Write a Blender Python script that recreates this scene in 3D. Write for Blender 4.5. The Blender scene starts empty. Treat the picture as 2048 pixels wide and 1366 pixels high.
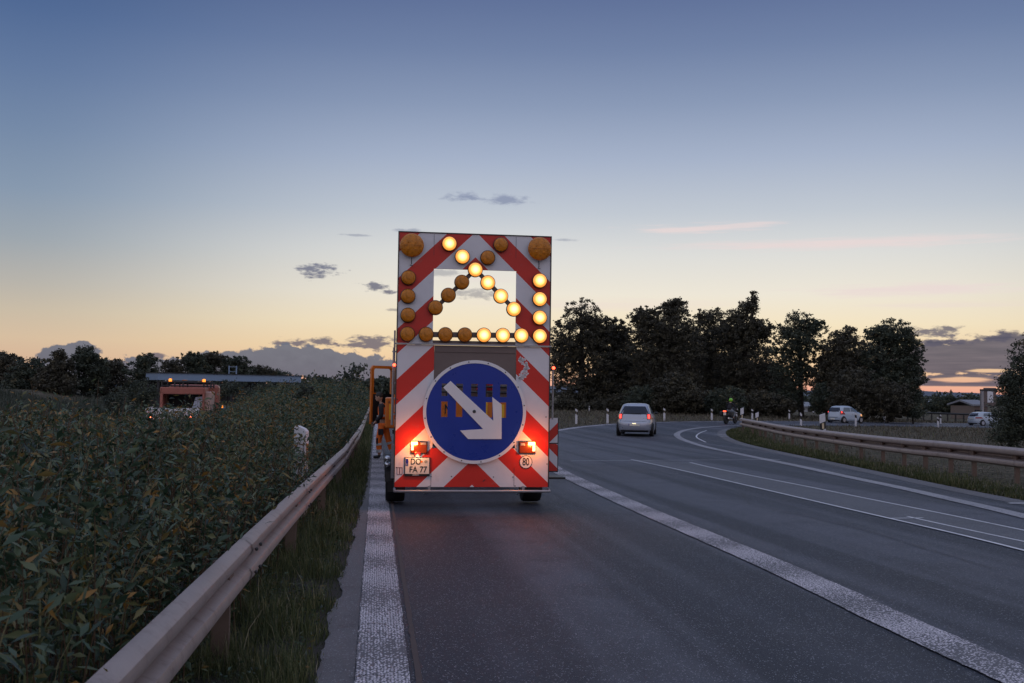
import bpy, bmesh, math, random
import numpy as np
from mathutils import Vector, Matrix, noise as mnoise
random.seed(7)
rng = np.random.default_rng(11)
D = bpy.data
COL = bpy.context.scene.collection
PI = math.pi
R = math.radians

# ------------------------------------------------------------------ camera
FPX = 1991.1                       # focal length in pixels of the 2048 px wide picture
CAMH = 1.55
PITCH = math.atan(100 / FPX)
ROLL = R(0.8)
CAMROT = (Matrix.Rotation(PI / 2 + PITCH, 3, 'X') @ Matrix.Rotation(ROLL, 3, 'Z'))
CAM = Vector((0, 0, CAMH))
cd = D.cameras.new('camera'); cam = D.objects.new('camera', cd); COL.objects.link(cam)
cd.lens = 35; cd.sensor_width = 36; cd.clip_end = 6000; cd.clip_start = .05
cam.matrix_world = Matrix.Translation(CAM) @ CAMROT.to_4x4()
bpy.context.scene.camera = cam
cd.dof.use_dof = True; cd.dof.focus_distance = 15; cd.dof.aperture_fstop = 8.0

def ray(u, v):
    return (CAMROT @ Vector(((u - 1024) / FPX, -(v - 683) / FPX, -1))).normalized()
def atY(u, v, Y):
    d = ray(u, v); return CAM + d * (Y / d.y)
def softmin(a, b, k):
    return b - k * np.logaddexp(0, (b - a) / k)
def H(x, y):
    x = np.asarray(x, float); y = np.asarray(y, float)
    z = -0.0115 * softmin(y, 42.0, 1.5)
    xx = 1.5 * np.logaddexp(0, (x - 14) / 1.5)
    z = z - 0.025 * softmin(xx, 50.0, 2.0)
    return z
def Hf(x, y): return float(H(x, y))
def unproj(u, v, zo=0.0):
    d = ray(u, v)
    z = -0.4
    p = None
    for _ in range(60):
        if d.z >= -1e-4: break
        p = CAM + d * ((z - CAMH) / d.z)
        p = Vector((p.x, min(p.y, 600), 0)) if p.y > 600 else p
        z = .5 * z + .5 * (Hf(p.x, p.y) + zo)
    return Vector((p.x, p.y, z))

TH = R(7.7)                         # heading of the straight carriageway, to the left of the view
NX = Vector((math.cos(TH), math.sin(TH), 0)); DX = Vector((-math.sin(TH), math.cos(TH), 0))
def road(lat, s, z=None):
    p = NX * lat + DX * s
    return Vector((p.x, p.y, (Hf(p.x, p.y) if z is None else z)))
def to_road(p): return (p.x * NX.x + p.y * NX.y, p.x * DX.x + p.y * DX.y)

# ------------------------------------------------------------------ materials
class NT:
    def __init__(s, tree): s.t = tree; s.n = tree.nodes; s.l = tree.links
    def new(s, typ, **kw):
        n = s.n.new(typ)
        for k, v in kw.items(): setattr(n, k, v)
        return n
    def link(s, a, b): s.l.new(a, b)
    def _in(s, sock, v):
        if isinstance(v, bpy.types.NodeSocket): s.link(v, sock)
        else: sock.default_value = v
    def math(s, op, a, b=None, c=None, clamp=False):
        n = s.new('ShaderNodeMath', operation=op); n.use_clamp = clamp
        s._in(n.inputs[0], a)
        if b is not None: s._in(n.inputs[1], b)
        if c is not None: s._in(n.inputs[2], c)
        return n.outputs[0]
    def mix(s, fac, a, b, blend='MIX'):
        n = s.new('ShaderNodeMix', data_type='RGBA', blend_type=blend)
        s._in(n.inputs[0], fac)
        for i, v in ((6, a), (7, b)):
            if isinstance(v, bpy.types.NodeSocket): s.link(v, n.inputs[i])
            else: n.inputs[i].default_value = (*v[:3], 1)
        return n.outputs[2]
    def noise(s, vec, scale, detail=4, rough=.6, dist=0):
        n = s.new('ShaderNodeTexNoise'); n.inputs['Scale'].default_value = scale
        n.inputs['Detail'].default_value = detail; n.inputs['Roughness'].default_value = rough
        n.inputs['Distortion'].default_value = dist
        if vec is not None: s.link(vec, n.inputs['Vector'])
        return n.outputs[0]
    def ramp(s, fac, stops):
        n = s.new('ShaderNodeValToRGB'); e = n.color_ramp.elements
        while len(e) < len(stops): e.new(.5)
        for i, (p, c) in enumerate(stops):
            e[i].position = p; e[i].color = (*c[:3], 1) if hasattr(c, '__len__') else (c, c, c, 1)
        s.link(fac, n.inputs[0]); return n.outputs[0]
    def smooth(s, x, a, b):
        n = s.new('ShaderNodeMapRange', interpolation_type='SMOOTHSTEP')
        s._in(n.inputs[0], x); n.inputs[1].default_value = a; n.inputs[2].default_value = b
        n.inputs[3].default_value = 0; n.inputs[4].default_value = 1
        return n.outputs[0]

def base_mat(name):
    m = D.materials.new(name); m.use_nodes = True
    t = NT(m.node_tree); b = t.n['Principled BSDF']
    return m, t, b
def srgb(r, g, b):
    f = lambda c: (c / 255 / 12.92) if c / 255 <= .04045 else ((c / 255 + .055) / 1.055) ** 2.4
    return (f(r), f(g), f(b))
def mat(name, col, rough=.5, metal=0, var=.12, scale=6, spec=.5, bump=0, bscale=60, dirt=None, coat=0):
    """painted/metal/plastic surface with a procedural variation of tone, roughness and optional dirt"""
    m, t, b = base_mat(name)
    co = t.new('ShaderNodeTexCoord').outputs['Object']
    n1 = t.noise(co, scale, 5)
    c = t.mix(n1, tuple(x * (1 - var) for x in col), tuple(min(1, x * (1 + var)) for x in col))
    if dirt:
        n2 = t.noise(co, scale * 2.3, 6, .7)
        f = t.math('MULTIPLY', t.smooth(n2, .5, .75), dirt[1])
        c = t.mix(f, c, dirt[0])
    t.link(c, b.inputs['Base Color'])
    rr = t.math('MULTIPLY_ADD', n1, .25, max(0.02, rough - .12), clamp=True)
    t.link(rr, b.inputs['Roughness'])
    b.inputs['Metallic'].default_value = metal
    b.inputs['Specular IOR Level'].default_value = spec
    if coat: b.inputs['Coat Weight'].default_value = coat
    if bump:
        bn = t.new('ShaderNodeBump'); bn.inputs['Strength'].default_value = bump; bn.inputs['Distance'].default_value = .01
        t.link(t.noise(co, bscale, 4), bn.inputs['Height']); t.link(bn.outputs[0], b.inputs['Normal'])
    return m
def emat(name, col, strength, edge=None, rad=.1):
    """a lit lamp lens: brighter in the middle where the bulb is, with a fine lens grid"""
    m, t, b = base_mat(name)
    co = t.new('ShaderNodeTexCoord').outputs['Object']
    b.inputs['Base Color'].default_value = (*col, 1); b.inputs['Roughness'].default_value = .25
    if edge:
        sp = t.new('ShaderNodeSeparateXYZ'); t.link(co, sp.inputs[0])
        r2 = t.math('SQRT', t.math('ADD', t.math('POWER', sp.outputs[0], 2), t.math('POWER', sp.outputs[2], 2)))
        f = t.smooth(r2, rad * .12, rad * .92)
        gx = t.math('PINGPONG', sp.outputs[0], rad * .07); gz = t.math('PINGPONG', sp.outputs[2], rad * .07)
        g = t.smooth(t.math('MINIMUM', gx, gz), 0, rad * .03)
        c = t.mix(f, col, edge)
        t.link(c, b.inputs['Emission Color'])
        st = t.math('MULTIPLY', t.math('MULTIPLY_ADD', f, -strength * .78, strength), t.math('MULTIPLY_ADD', g, .5, .5))
        t.link(st, b.inputs['Emission Strength'])
    else:
        b.inputs['Emission Color'].default_value = (*col, 1); b.inputs['Emission Strength'].default_value = strength
    return m

M = {}
M['black'] = mat('black_plastic', (.012, .012, .013), .45)
M['rubber'] = mat('tyre_rubber', (.015, .015, .016), .8, bump=.4, bscale=40)
M['darksteel'] = mat('dark_steel', (.05, .052, .055), .5, .6, .3)
M['galv'] = mat('galvanised_steel', (.36, .36, .38), .42, .75, .2, 9)
M['rail'] = mat('guardrail_steel', (.37, .305, .28), .5, .35, .25, 3, bump=.2, bscale=25, dirt=((.14, .095, .075), .6))
M['postwood'] = mat('rail_post_rusty', (.17, .12, .095), .7, .2, .3, 8, dirt=((.14, .07, .035), .6))
M['orange'] = mat('orange_vehicle_paint', (.60, .155, .012), .35, 0, .15, 3, coat=.3, dirt=((.12, .06, .03), .4))
M['orangecloth'] = mat('orange_workwear', (.95, .17, .02), .8, 0, .2, 14, bump=.5, bscale=30)
M['darkcloth'] = mat('dark_cloth', (.018, .017, .022), .85, 0, .3, 14, bump=.4, bscale=30)
M['greycloth'] = mat('grey_denim', (.20, .22, .25), .85, 0, .3, 14, bump=.4, bscale=30)
M['reflective'] = mat('reflective_tape', (.62, .62, .64), .3, .3, .1)
M['skin'] = mat('skin', (.42, .25, .18), .55, 0, .1, 20)
M['hair'] = mat('dark_hair', (.015, .012, .011), .6, 0, .3, 60)
M['white'] = mat('white_paint', (.72, .72, .74), .4, 0, .06, 4, dirt=((.35, .33, .3), .3))
M['boardwhite'] = mat('white_sheeting', (.75, .75, .78), .35, 0, .06, 5)
M['silver'] = mat('silver_car_paint', (.42, .45, .53), .30, .5, .08, 2, coat=.4)
M['whitecar'] = mat('pale_car_paint', (.44, .52, .62), .3, .1, .05, 2, coat=.5)
M['glass'] = mat('tinted_window', (.010, .018, .04), .10, 0, .2, 3, spec=.45)
M['clearglass'] = mat('side_window', (.10, .14, .18), .1, 0, .2, 3, spec=.8)
M['black_trim'] = mat('black_trim', (.02, .02, .022), .5)
M['postwhite'] = mat('delineator_white', (.66, .66, .70), .5, 0, .08, 8, dirt=((.3, .28, .25), .35))
M['reflector'] = mat('reflector', (.75, .62, .42), .2, .2, .1, 30)
M['amberlens'] = mat('amber_lens', (.56, .19, .006), .28, 0, .7, 24, spec=.35, bump=1.0, bscale=70, coat=.25)
M['redlens'] = mat('red_lens', (.30, .012, .01), .2, 0, .2, 10, spec=.7)
M['housing'] = mat('lamp_housing', (.02, .017, .014), .5)
M['beacon_lit'] = emat('lit_beacon', (1, .28, .03), 1.7)
M['amber_lit'] = emat('lit_amber_lamp', (1, .58, .20), 4.2, (1, .33, .03), .1)
M['red_lit'] = emat('lit_red_lamp', (1, .05, .02), 9)
M['red_dim'] = emat('red_tail_glow', (1, .06, .045), 2.2)
M['tail_hot'] = emat('lit_tail_lamp', (1, .30, .07), 20)
M['tail_hot2'] = emat('lit_stop_lamp', (1, .14, .06), 14)
M['plate_lamp'] = emat('plate_lamp_glow', (1, .8, .45), 3)
M['headlit'] = emat('lit_front_lamp', (1, .45, .15), .55)
M['helmet'] = mat('lime_helmet', (.22, .60, .02), .25, coat=.5)
M['blue'] = mat('blue_sheeting', (.004, .030, .30), .3, 0, .12, 4, spec=.5)
M['chrome'] = mat('chrome', (.6, .6, .62), .18, .9, .1)
M['yellow'] = mat('yellow_sheeting', (.75, .42, .02), .4)
M['redpaint'] = mat('red_sheeting', (.50, .012, .012), .4)
M['greybox'] = mat('grey_brown_panel', (.17, .13, .12), .5, .3, .2, 3)
M['letter'] = mat('black_lettering', (.012, .012, .014), .5)
M['cloudwhite'] = mat('load_white', (.55, .60, .70), .7, bump=.6, bscale=6)
M['canopysteel'] = mat('blue_grey_steel', (.22, .31, .44), .5, .2, .1, .5)
M['bark'] = mat('bark', (.035, .028, .024), .9, 0, .3, 4, bump=.6, bscale=8)
M['facade'] = mat('pale_facade', (.42, .44, .47), .7, 0, .1, .3)
M['roofing'] = mat('grey_roofing', (.22, .23, .26), .7, 0, .15, .3)

def striped(name, slope=.96, half=1.09, v0=.41, P=.7125, red=.35, one=0, dirt=True):
    """red and white diagonal sheeting, mirrored about the board's middle (object coordinates, metres)"""
    m, t, b = base_mat(name)
    co = t.new('ShaderNodeTexCoord').outputs['Object']
    sp = t.new('ShaderNodeSeparateXYZ'); t.link(co, sp.inputs[0])
    ax = t.math('ABSOLUTE', sp.outputs[0]) if not one else t.math('MULTIPLY', sp.outputs[0], one)
    a = t.math('SUBTRACT', half, ax)
    val = t.math('SUBTRACT', sp.outputs[2], t.math('MULTIPLY', a, slope))
    fr = t.math('FRACT', t.math('DIVIDE', t.math('ADD', val, 10 * P - v0), P))
    isred = t.math('LESS_THAN', fr, red / P)
    n1 = t.noise(co, 3, 5); n2 = t.noise(co, 240, 2)
    wc = t.mix(n1, (.60, .60, .64), (.80, .79, .83)); rc = t.mix(n1, (.50, .018, .010), (.68, .030, .014))
    c = t.mix(isred, wc, rc)
    c = t.mix(t.math('MULTIPLY', t.smooth(t.noise(co, 5.5, 8, .75), .56, .78), .35), c, (.25, .22, .2))
    t.link(c, b.inputs['Base Color'])
    t.link(t.math('MULTIPLY_ADD', n2, .2, .28), b.inputs['Roughness'])
    return m
M['stripes'] = striped('red_white_sheeting')

# ------------------------------------------------------------------ mesh builder
def setp(o, label=None, cat=None, group=None, kind=None, category=None):
    cat = cat or category
    if label: o['label'] = label
    if cat: o['category'] = cat
    if group: o['group'] = group
    if kind: o['kind'] = kind
    return o
def empty(name, loc, rz=0, label=None, cat=None, group=None):
    o = D.objects.new(name, None); COL.objects.link(o); o.empty_display_size = .2
    o.location = loc; o.rotation_euler = (0, 0, rz)
    return setp(o, label, cat, group)
class MB:
    def __init__(s): s.v = []; s.f = []; s.sm = []
    def add(s, vs, fs, smooth=False):
        n = len(s.v); s.v += [tuple(x) for x in vs]
        for f in fs: s.f.append(tuple(i + n for i in f)); s.sm.append(smooth)
        return s
    def box(s, c, d, rz=0, rx=0, ry=0):
        Rm = Matrix.Rotation(rz, 3, 'Z') @ Matrix.Rotation(ry, 3, 'Y') @ Matrix.Rotation(rx, 3, 'X')
        vs = [Vector(c) + Rm @ Vector((x * d[0] / 2, y * d[1] / 2, z * d[2] / 2)) for x in (-1, 1) for y in (-1, 1) for z in (-1, 1)]
        return s.add(vs, [(0, 1, 3, 2), (4, 6, 7, 5), (0, 4, 5, 1), (2, 3, 7, 6), (0, 2, 6, 4), (1, 5, 7, 3)])
    def bev(s, c, d, b=.02, rz=0):
        """box with chamfered vertical and horizontal edges"""
        bm = bmesh.new(); bmesh.ops.create_cube(bm, size=1)
        for v in bm.verts: v.co = Vector((v.co.x * d[0], v.co.y * d[1], v.co.z * d[2]))
        bmesh.ops.bevel(bm, geom=bm.edges[:], offset=b, segments=2, affect='EDGES', profile=.5)
        Rm = Matrix.Rotation(rz, 3, 'Z')
        s.add([Vector(c) + Rm @ v.co for v in bm.verts], [[v.index for v in f.verts] for f in bm.faces]); bm.free(); return s
    def tube(s, pts, r, n=8, cap=True):
        pts = [Vector(p) for p in pts]; rs = r if hasattr(r, '__len__') else [r] * len(pts)
        vs = []; fs = []
        prev = None
        for i, p in enumerate(pts):
            t = (pts[min(i + 1, len(pts) - 1)] - pts[max(i - 1, 0)]).normalized()
            if prev is None:
                u = t.orthogonal().normalized()
            else:
                u = (prev - t * prev.dot(t)); u = u.normalized() if u.length > 1e-6 else t.orthogonal().normalized()
            prev = u; w = t.cross(u)
            vs += [p + (u * math.cos(2 * PI * k / n) + w * math.sin(2 * PI * k / n)) * rs[i] for k in range(n)]
        for i in range(len(pts) - 1):
            for k in range(n):
                fs.append((i * n + k, i * n + (k + 1) % n, (i + 1) * n + (k + 1) % n, (i + 1) * n + k))
        if cap:
            fs.append(tuple(range(n))[::-1]); fs.append(tuple((len(pts) - 1) * n + k for k in range(n)))
        return s.add(vs, fs, True)
    def lathe(s, prof, axis='Z', c=(0, 0, 0), n=24):
        """prof: list of (radius, height along axis)"""
        vs = []; fs = []
        for r, h in prof:
            for k in range(n):
                a = 2 * PI * k / n; x, y = r * math.cos(a), r * math.sin(a)
                p = {'Z': (x, y, h), 'Y': (x, h, y), 'X': (h, x, y)}[axis]
                vs.append(Vector(c) + Vector(p))
        for i in range(len(prof) - 1):
            for k in range(n): fs.append((i * n + k, i * n + (k + 1) % n, (i + 1) * n + (k + 1) % n, (i + 1) * n + k))
        if prof[0][0] > 1e-5: fs.append(tuple(range(n)))
        if prof[-1][0] > 1e-5: fs.append(tuple((len(prof) - 1) * n + k for k in range(n))[::-1])
        return s.add(vs, fs, True)
    def ell(s, c, r, n=12, m=8, rot=None):
        vs = []; fs = []
        for i in range(m + 1):
            th = PI * i / m
            for k in range(n):
                a = 2 * PI * k / n
                p = Vector((r[0] * math.sin(th) * math.cos(a), r[1] * math.sin(th) * math.sin(a), r[2] * math.cos(th)))
                if rot: p = rot @ p
                vs.append(Vector(c) + p)
        for i in range(m):
            for k in range(n): fs.append((i * n + k, i * n + (k + 1) % n, (i + 1) * n + (k + 1) % n, (i + 1) * n + k))
        return s.add(vs, fs, True)
    def prism(s, outline, y0, y1, holes=()):
        """XZ outline extruded along Y, holes allowed"""
        bm = bmesh.new()
        es = []
        loops = [outline] + list(holes)
        for lp in loops:
            vs = [bm.verts.new((p[0], y0, p[1])) for p in lp]
            es += [bm.edges.new((vs[i], vs[(i + 1) % len(vs)])) for i in range(len(vs))]
        r = bmesh.ops.triangle_fill(bm, use_beauty=True, use_dissolve=False, edges=es, normal=(0, -1, 0))
        bm.verts.index_update(); bm.verts.ensure_lookup_table()
        v0 = [v.co.copy() for v in bm.verts]; n = len(v0)
        fr = [[v.index for v in f.verts] for f in bm.faces]
        vs = v0 + [Vector((p.x, y1, p.z)) for p in v0]
        fs = fr + [[i + n for i in reversed(f)] for f in fr]
        k = 0
        for lp in loops:
            m_ = len(lp)
            for i in range(m_):
                a, b_ = k + i, k + (i + 1) % m_
                fs.append((a, a + n, b_ + n, b_))
            k += m_
        bm.free()
        return s.add(vs, fs)
    def build(s, name, m, parent=None, loc=None, rz=0, label=None, **kw):
        me = D.meshes.new(name); me.from_pydata(s.v, [], s.f)
        bm = bmesh.new(); bm.from_mesh(me); bmesh.ops.recalc_face_normals(bm, faces=bm.faces); bm.to_mesh(me); bm.free()
        if any(s.sm):
            me.polygons.foreach_set('use_smooth', s.sm)
        me.materials.append(m); me.update()
        if any(s.sm):
            try: me.set_sharp_from_angle(angle=R(35))
            except Exception: pass
        o = D.objects.new(name, me); COL.objects.link(o)
        if parent is not None: o.parent = parent
        if loc is not None: o.location = loc
        if rz: o.rotation_euler = (0, 0, rz)
        return setp(o, label, **kw)
def raw_mesh(name, V, F, m, attr=None, smooth=False, parent=None, **kw):
    """fast mesh from numpy: V (n,3), F (k,4) or (k,3)"""
    me = D.meshes.new(name); V = np.asarray(V, np.float32); F = np.asarray(F, np.int32)
    me.vertices.add(len(V)); me.vertices.foreach_set('co', V.ravel())
    k = F.shape[1]; me.loops.add(F.size); me.loops.foreach_set('vertex_index', F.ravel())
    me.polygons.add(len(F)); me.polygons.foreach_set('loop_start', np.arange(0, F.size, k, dtype=np.int32))
    me.polygons.foreach_set('loop_total', np.full(len(F), k, np.int32))
    if smooth: me.polygons.foreach_set('use_smooth', np.ones(len(F), bool))
    if attr is not None:
        at = me.attributes.new('tint', 'FLOAT', 'POINT'); at.data.foreach_set('value', np.asarray(attr, np.float32))
    me.materials.append(m); me.update(calc_edges=True)
    o = D.objects.new(name, me); COL.objects.link(o)
    if parent is not None: o.parent = parent
    return setp(o, kw.pop('label', None), **kw)
def copy_tree(o, parent=None):
    c = o.copy(); COL.objects.link(c); c.parent = parent
    for ch in o.children: copy_tree(ch, c)
    return c
def text_part(s, size, m, parent, name, loc, depth=.004, xs=1.0, rz=0, sub=None):
    cu = D.curves.new('t', 'FONT'); cu.body = s; cu.size = size; cu.extrude = depth; cu.align_x = 'CENTER'; cu.align_y = 'CENTER'; cu.offset = size * .012
    to = D.objects.new('t', cu); COL.objects.link(to)
    bpy.context.view_layer.update()
    me = bpy.data.meshes.new_from_object(to.evaluated_get(bpy.context.evaluated_depsgraph_get()))
    D.objects.remove(to)
    me.transform(Matrix.Diagonal((xs, 1, 1, 1))); me.transform(Matrix.Rotation(PI / 2, 4, 'X'))
    me.name = name; me.materials.clear(); me.materials.append(m)
    o = D.objects.new(name, me); COL.objects.link(o); o.parent = parent; o.location = loc; o.rotation_euler = (0, 0, rz)
    return o
def rrect(x0, z0, x1, z1, r, n=5):
    out = []
    for cx, cz, a0 in ((x1 - r, z1 - r, 0), (x0 + r, z1 - r, PI / 2), (x0 + r, z0 + r, PI), (x1 - r, z0 + r, 1.5 * PI)):
        for i in range(n + 1):
            a = a0 + i * PI / 2 / n; out.append((cx + r * math.cos(a), cz + r * math.sin(a)))
    return out
def circle(cx, cz, r, n=64): return [(cx + r * math.cos(2 * PI * i / n), cz + r * math.sin(2 * PI * i / n)) for i in range(n)]
EXPO = 0.12
# ------------------------------------------------------------------ world: dusk sky with low clouds
def make_world():
    w = D.worlds.new('World'); bpy.context.scene.world = w; w.use_nodes = True
    t = NT(w.node_tree); bg = t.n['Background']
    co = t.new('ShaderNodeTexCoord').outputs['Generated']
    sp = t.new('ShaderNodeSeparateXYZ'); t.link(co, sp.inputs[0])
    az = t.math('ARCTAN2', sp.outputs[0], sp.outputs[1])           # 0 straight ahead, + to the right
    el = t.math('ARCSINE', sp.outputs[2])
    e = t.math('DIVIDE', el, R(90), clamp=True)
    def px(v): return max(0, math.asin(max(-1, min(1, ray(1250, v).z))) / R(90))
    # warm side (towards the set sun) and cool side; stops written as picture rows at x=1250
    warm = [(797, (228, 154, 138)), (770, (234, 170, 144)), (740, (234, 194, 152)), (700, (236, 208, 166)), (650, (236, 220, 188)), (590, (229, 222, 207)),
            (510, (213, 213, 210)), (430, (187, 194, 203)), (320, (160, 172, 194)), (210, (133, 148, 176)), (100, (109, 126, 160)), (0, (93, 110, 148))]
    cool = [(797, (176, 146, 130)), (770, (200, 156, 130)), (740, (207, 174, 146)), (700, (207, 183, 155)), (650, (194, 181, 161)), (600, (177, 173, 165)),
            (520, (151, 160, 168)), (430, (130, 147, 168)), (320, (112, 132, 161)), (210, (95, 117, 153)), (100, (78, 102, 143)), (0, (66, 90, 132))]
    def ramp(stops, top, zen):
        st = [(px(v), srgb(*c)) for v, c in stops] + [(.36, top), (.6, zen), (1.0, zen)]
        return t.ramp(e, st)
    cw = ramp(warm, (.22, .27, .44), (.33, .39, .56)); cc = ramp(cool, (.18, .23, .42), (.32, .38, .55))
    sunaz = math.atan2(ray(1330, 780).x, ray(1330, 780).y)
    caz = t.math('COSINE', t.math('SUBTRACT', az, sunaz))
    # toward-the-sunset factor in azimuth: full near it, gone at about 35 degrees
    fw = t.smooth(caz, math.cos(R(36)), math.cos(R(6)))
    front = t.mix(fw, cc, cw)
    rear = t.ramp(e, [(0, (.42, .36, .40)), (.12, (.48, .43, .48)), (.4, (.43, .46, .60)), (1, (.33, .39, .56))])
    fr = t.smooth(caz, -.1, .62)
    sky = t.mix(fr, rear, front)
    # clouds -------------------------------------------------------------
    vec = t.new('ShaderNodeCombineXYZ')
    t.link(t.math('MULTIPLY', az, 62), vec.inputs[0]); t.link(t.math('MULTIPLY', el, 150), vec.inputs[1])
    nz = t.noise(vec.outputs[0], 1.0, 7, .62)
    vec2 = t.new('ShaderNodeCombineXYZ')
    t.link(t.math('MULTIPLY', az, 80), vec2.inputs[0]); t.link(t.math('MULTIPLY', el, 105), vec2.inputs[1])
    nzc = t.noise(vec2.outputs[0], 1.0, 6, .55)
    vec3 = t.new('ShaderNodeCombineXYZ')
    t.link(t.math('MULTIPLY', t.math('ADD', az, t.math('MULTIPLY', el, -1.2)), 16), vec3.inputs[0]); t.link(t.math('MULTIPLY', el, 260), vec3.inputs[1])
    nzs = t.noise(vec3.outputs[0], 1.0, 6, .6)
    def ae(u, v):
        d = ray(u, v); return math.atan2(d.x, d.y), math.asin(d.z)
    def blob(u, v, ru, rv, soft=.75, amp=2.0, nse=nz, op=1.0):
        a0, e0 = ae(u, v)
        q = t.math('SQRT', t.math('ADD', t.math('POWER', t.math('MULTIPLY', t.math('SUBTRACT', az, a0), FPX / ru), 2),
                                  t.math('POWER', t.math('MULTIPLY', t.math('SUBTRACT', el, e0), FPX / rv), 2)))
        val = t.math('ADD', t.math('SUBTRACT', 1, q), t.math('MULTIPLY', t.math('SUBTRACT', nse, .5), amp * 2))
        m = t.smooth(val, 0, soft)
        return t.math('MULTIPLY', m, op) if op != 1 else m
    def union(ms):
        r = ms[0]
        for m in ms[1:]: r = t.math('MAXIMUM', r, m)
        return r
    # faint pink streaks of high cloud
    pink = union([blob(1385, 459, 150, 11, .9, 1.3, nzs, .75), blob(1470, 451, 120, 10, .9, 1.3, nzs, .6), blob(1680, 487, 420, 15, .9, .8, nzs, .75), blob(1830, 580, 260, 16, .9, .8, nzs, .7),
                  blob(1220, 610, 330, 16, .9, .9, nzs, .3), blob(1900, 610, 200, 9, .9, .8, nzs, .35), blob(950, 560, 150, 12, .9, .8, nzs, .2)])
    sky = t.mix(t.math('MULTIPLY', pink, 1.0), sky, srgb(226, 208, 206))
    grey = union([blob(632, 541, 52, 15), blob(650, 537, 40, 8), blob(752, 573, 30, 9), blob(775, 583, 18, 5), blob(628, 684, 55, 11), blob(745, 684, 62, 16),
                  blob(700, 690, 80, 8), blob(565, 686, 20, 5), blob(820, 461, 42, 6, .8, 1.3, nz, .6), blob(1862, 662, 62, 11), blob(1905, 672, 40, 7),
                  blob(1870, 685, 60, 8, .5, 1.5), blob(1985, 676, 42, 9), blob(710, 470, 40, 3, .8, 1, nz, .5), blob(880, 545, 60, 10, .8, 1.2, nz, .5),
                  blob(950, 588, 70, 12, .7, 1.3, nz, .6), blob(790, 620, 22, 4, .6, 1, nz, .6), blob(1060, 700, 50, 10, .6), blob(1130, 480, 30, 4, .8, 1, nz, .5),
                  blob(925, 394, 42, 12, .9, 1.4, nz, .75), blob(1010, 400, 60, 13, .9, 1.4, nz, .75), blob(310, 712, 22, 8, .4, .5, nzc)])
    gcol = t.ramp(t.math('DIVIDE', el, R(14), clamp=True), [(0, srgb(96, 90, 108)), (.35, srgb(92, 91, 108)), (.7, srgb(108, 118, 148)), (1, srgb(118, 128, 165))])
    sky = t.mix(t.math('MULTIPLY', grey, .86), sky, gcol)
    # cumulus bank on the horizon, left of the trailer: domes with a flat base
    a_l = [(125, 716, 46, 26), (160, 704, 36, 20), (240, 748, 120, 30), (330, 742, 130, 28), (470, 735, 120, 32), (520, 728, 80, 30), (570, 722, 70, 34),
           (620, 726, 80, 34), (680, 738, 110, 34), (760, 748, 110, 30), (840, 760, 90, 22)]
    bank = union([blob(u, v, ru, rv, .14, .60, nzc) for u, v, ru, rv in a_l])
    base = t.smooth(el, ae(680, 773)[1], ae(680, 768)[1])
    bank = t.math('MULTIPLY', bank, base)
    bcol = t.ramp(t.math('MULTIPLY_ADD', nzc, .6, t.math('MULTIPLY', el, 7)), [(.2, srgb(90, 94, 110)), (.65, srgb(104, 108, 122)), (1, srgb(122, 122, 132))])
    sky = t.mix(t.math('MULTIPLY', bank, .94), sky, bcol)
    # layered bank on the right, with glowing gaps
    rb = union([blob(1960, 712, 190, 34, .25, .7, nz), blob(2080, 700, 150, 40, .25, .6, nz), blob(1890, 730, 120, 20, .3, .8, nz), blob(1980, 762, 210, 16, .3, .9, nz), blob(2090, 745, 120, 26, .3, .7, nz)])
    gap = union([blob(1925, 760, 62, 7, .5, .8, nzs), blob(1975, 741, 45, 5, .5, .8, nzs), blob(2040, 750, 40, 6, .5, .9, nzs)])
    rb = t.math('MULTIPLY', rb, t.math('MULTIPLY', t.math('SUBTRACT', 1, t.math('MULTIPLY', gap, .9)), t.smooth(el, ae(1950, 775)[1], ae(1950, 771)[1])))
    rcol = t.ramp(nzs, [(.3, srgb(74, 75, 92)), (.7, srgb(104, 98, 110))])
    sky = t.mix(t.math('MULTIPLY', rb, .93), sky, rcol)
    # sliver of glow below the banks
    below = t.smooth(el, -.002, -.03)
    sky = t.mix(below, sky, (.05, .05, .06))
    t.link(sky, bg.inputs['Color']); bg.inputs['Strength'].default_value = 1.0
    w.cycles.sampling_method = 'MANUAL'; w.cycles.sample_map_resolution = 512
make_world()

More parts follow.
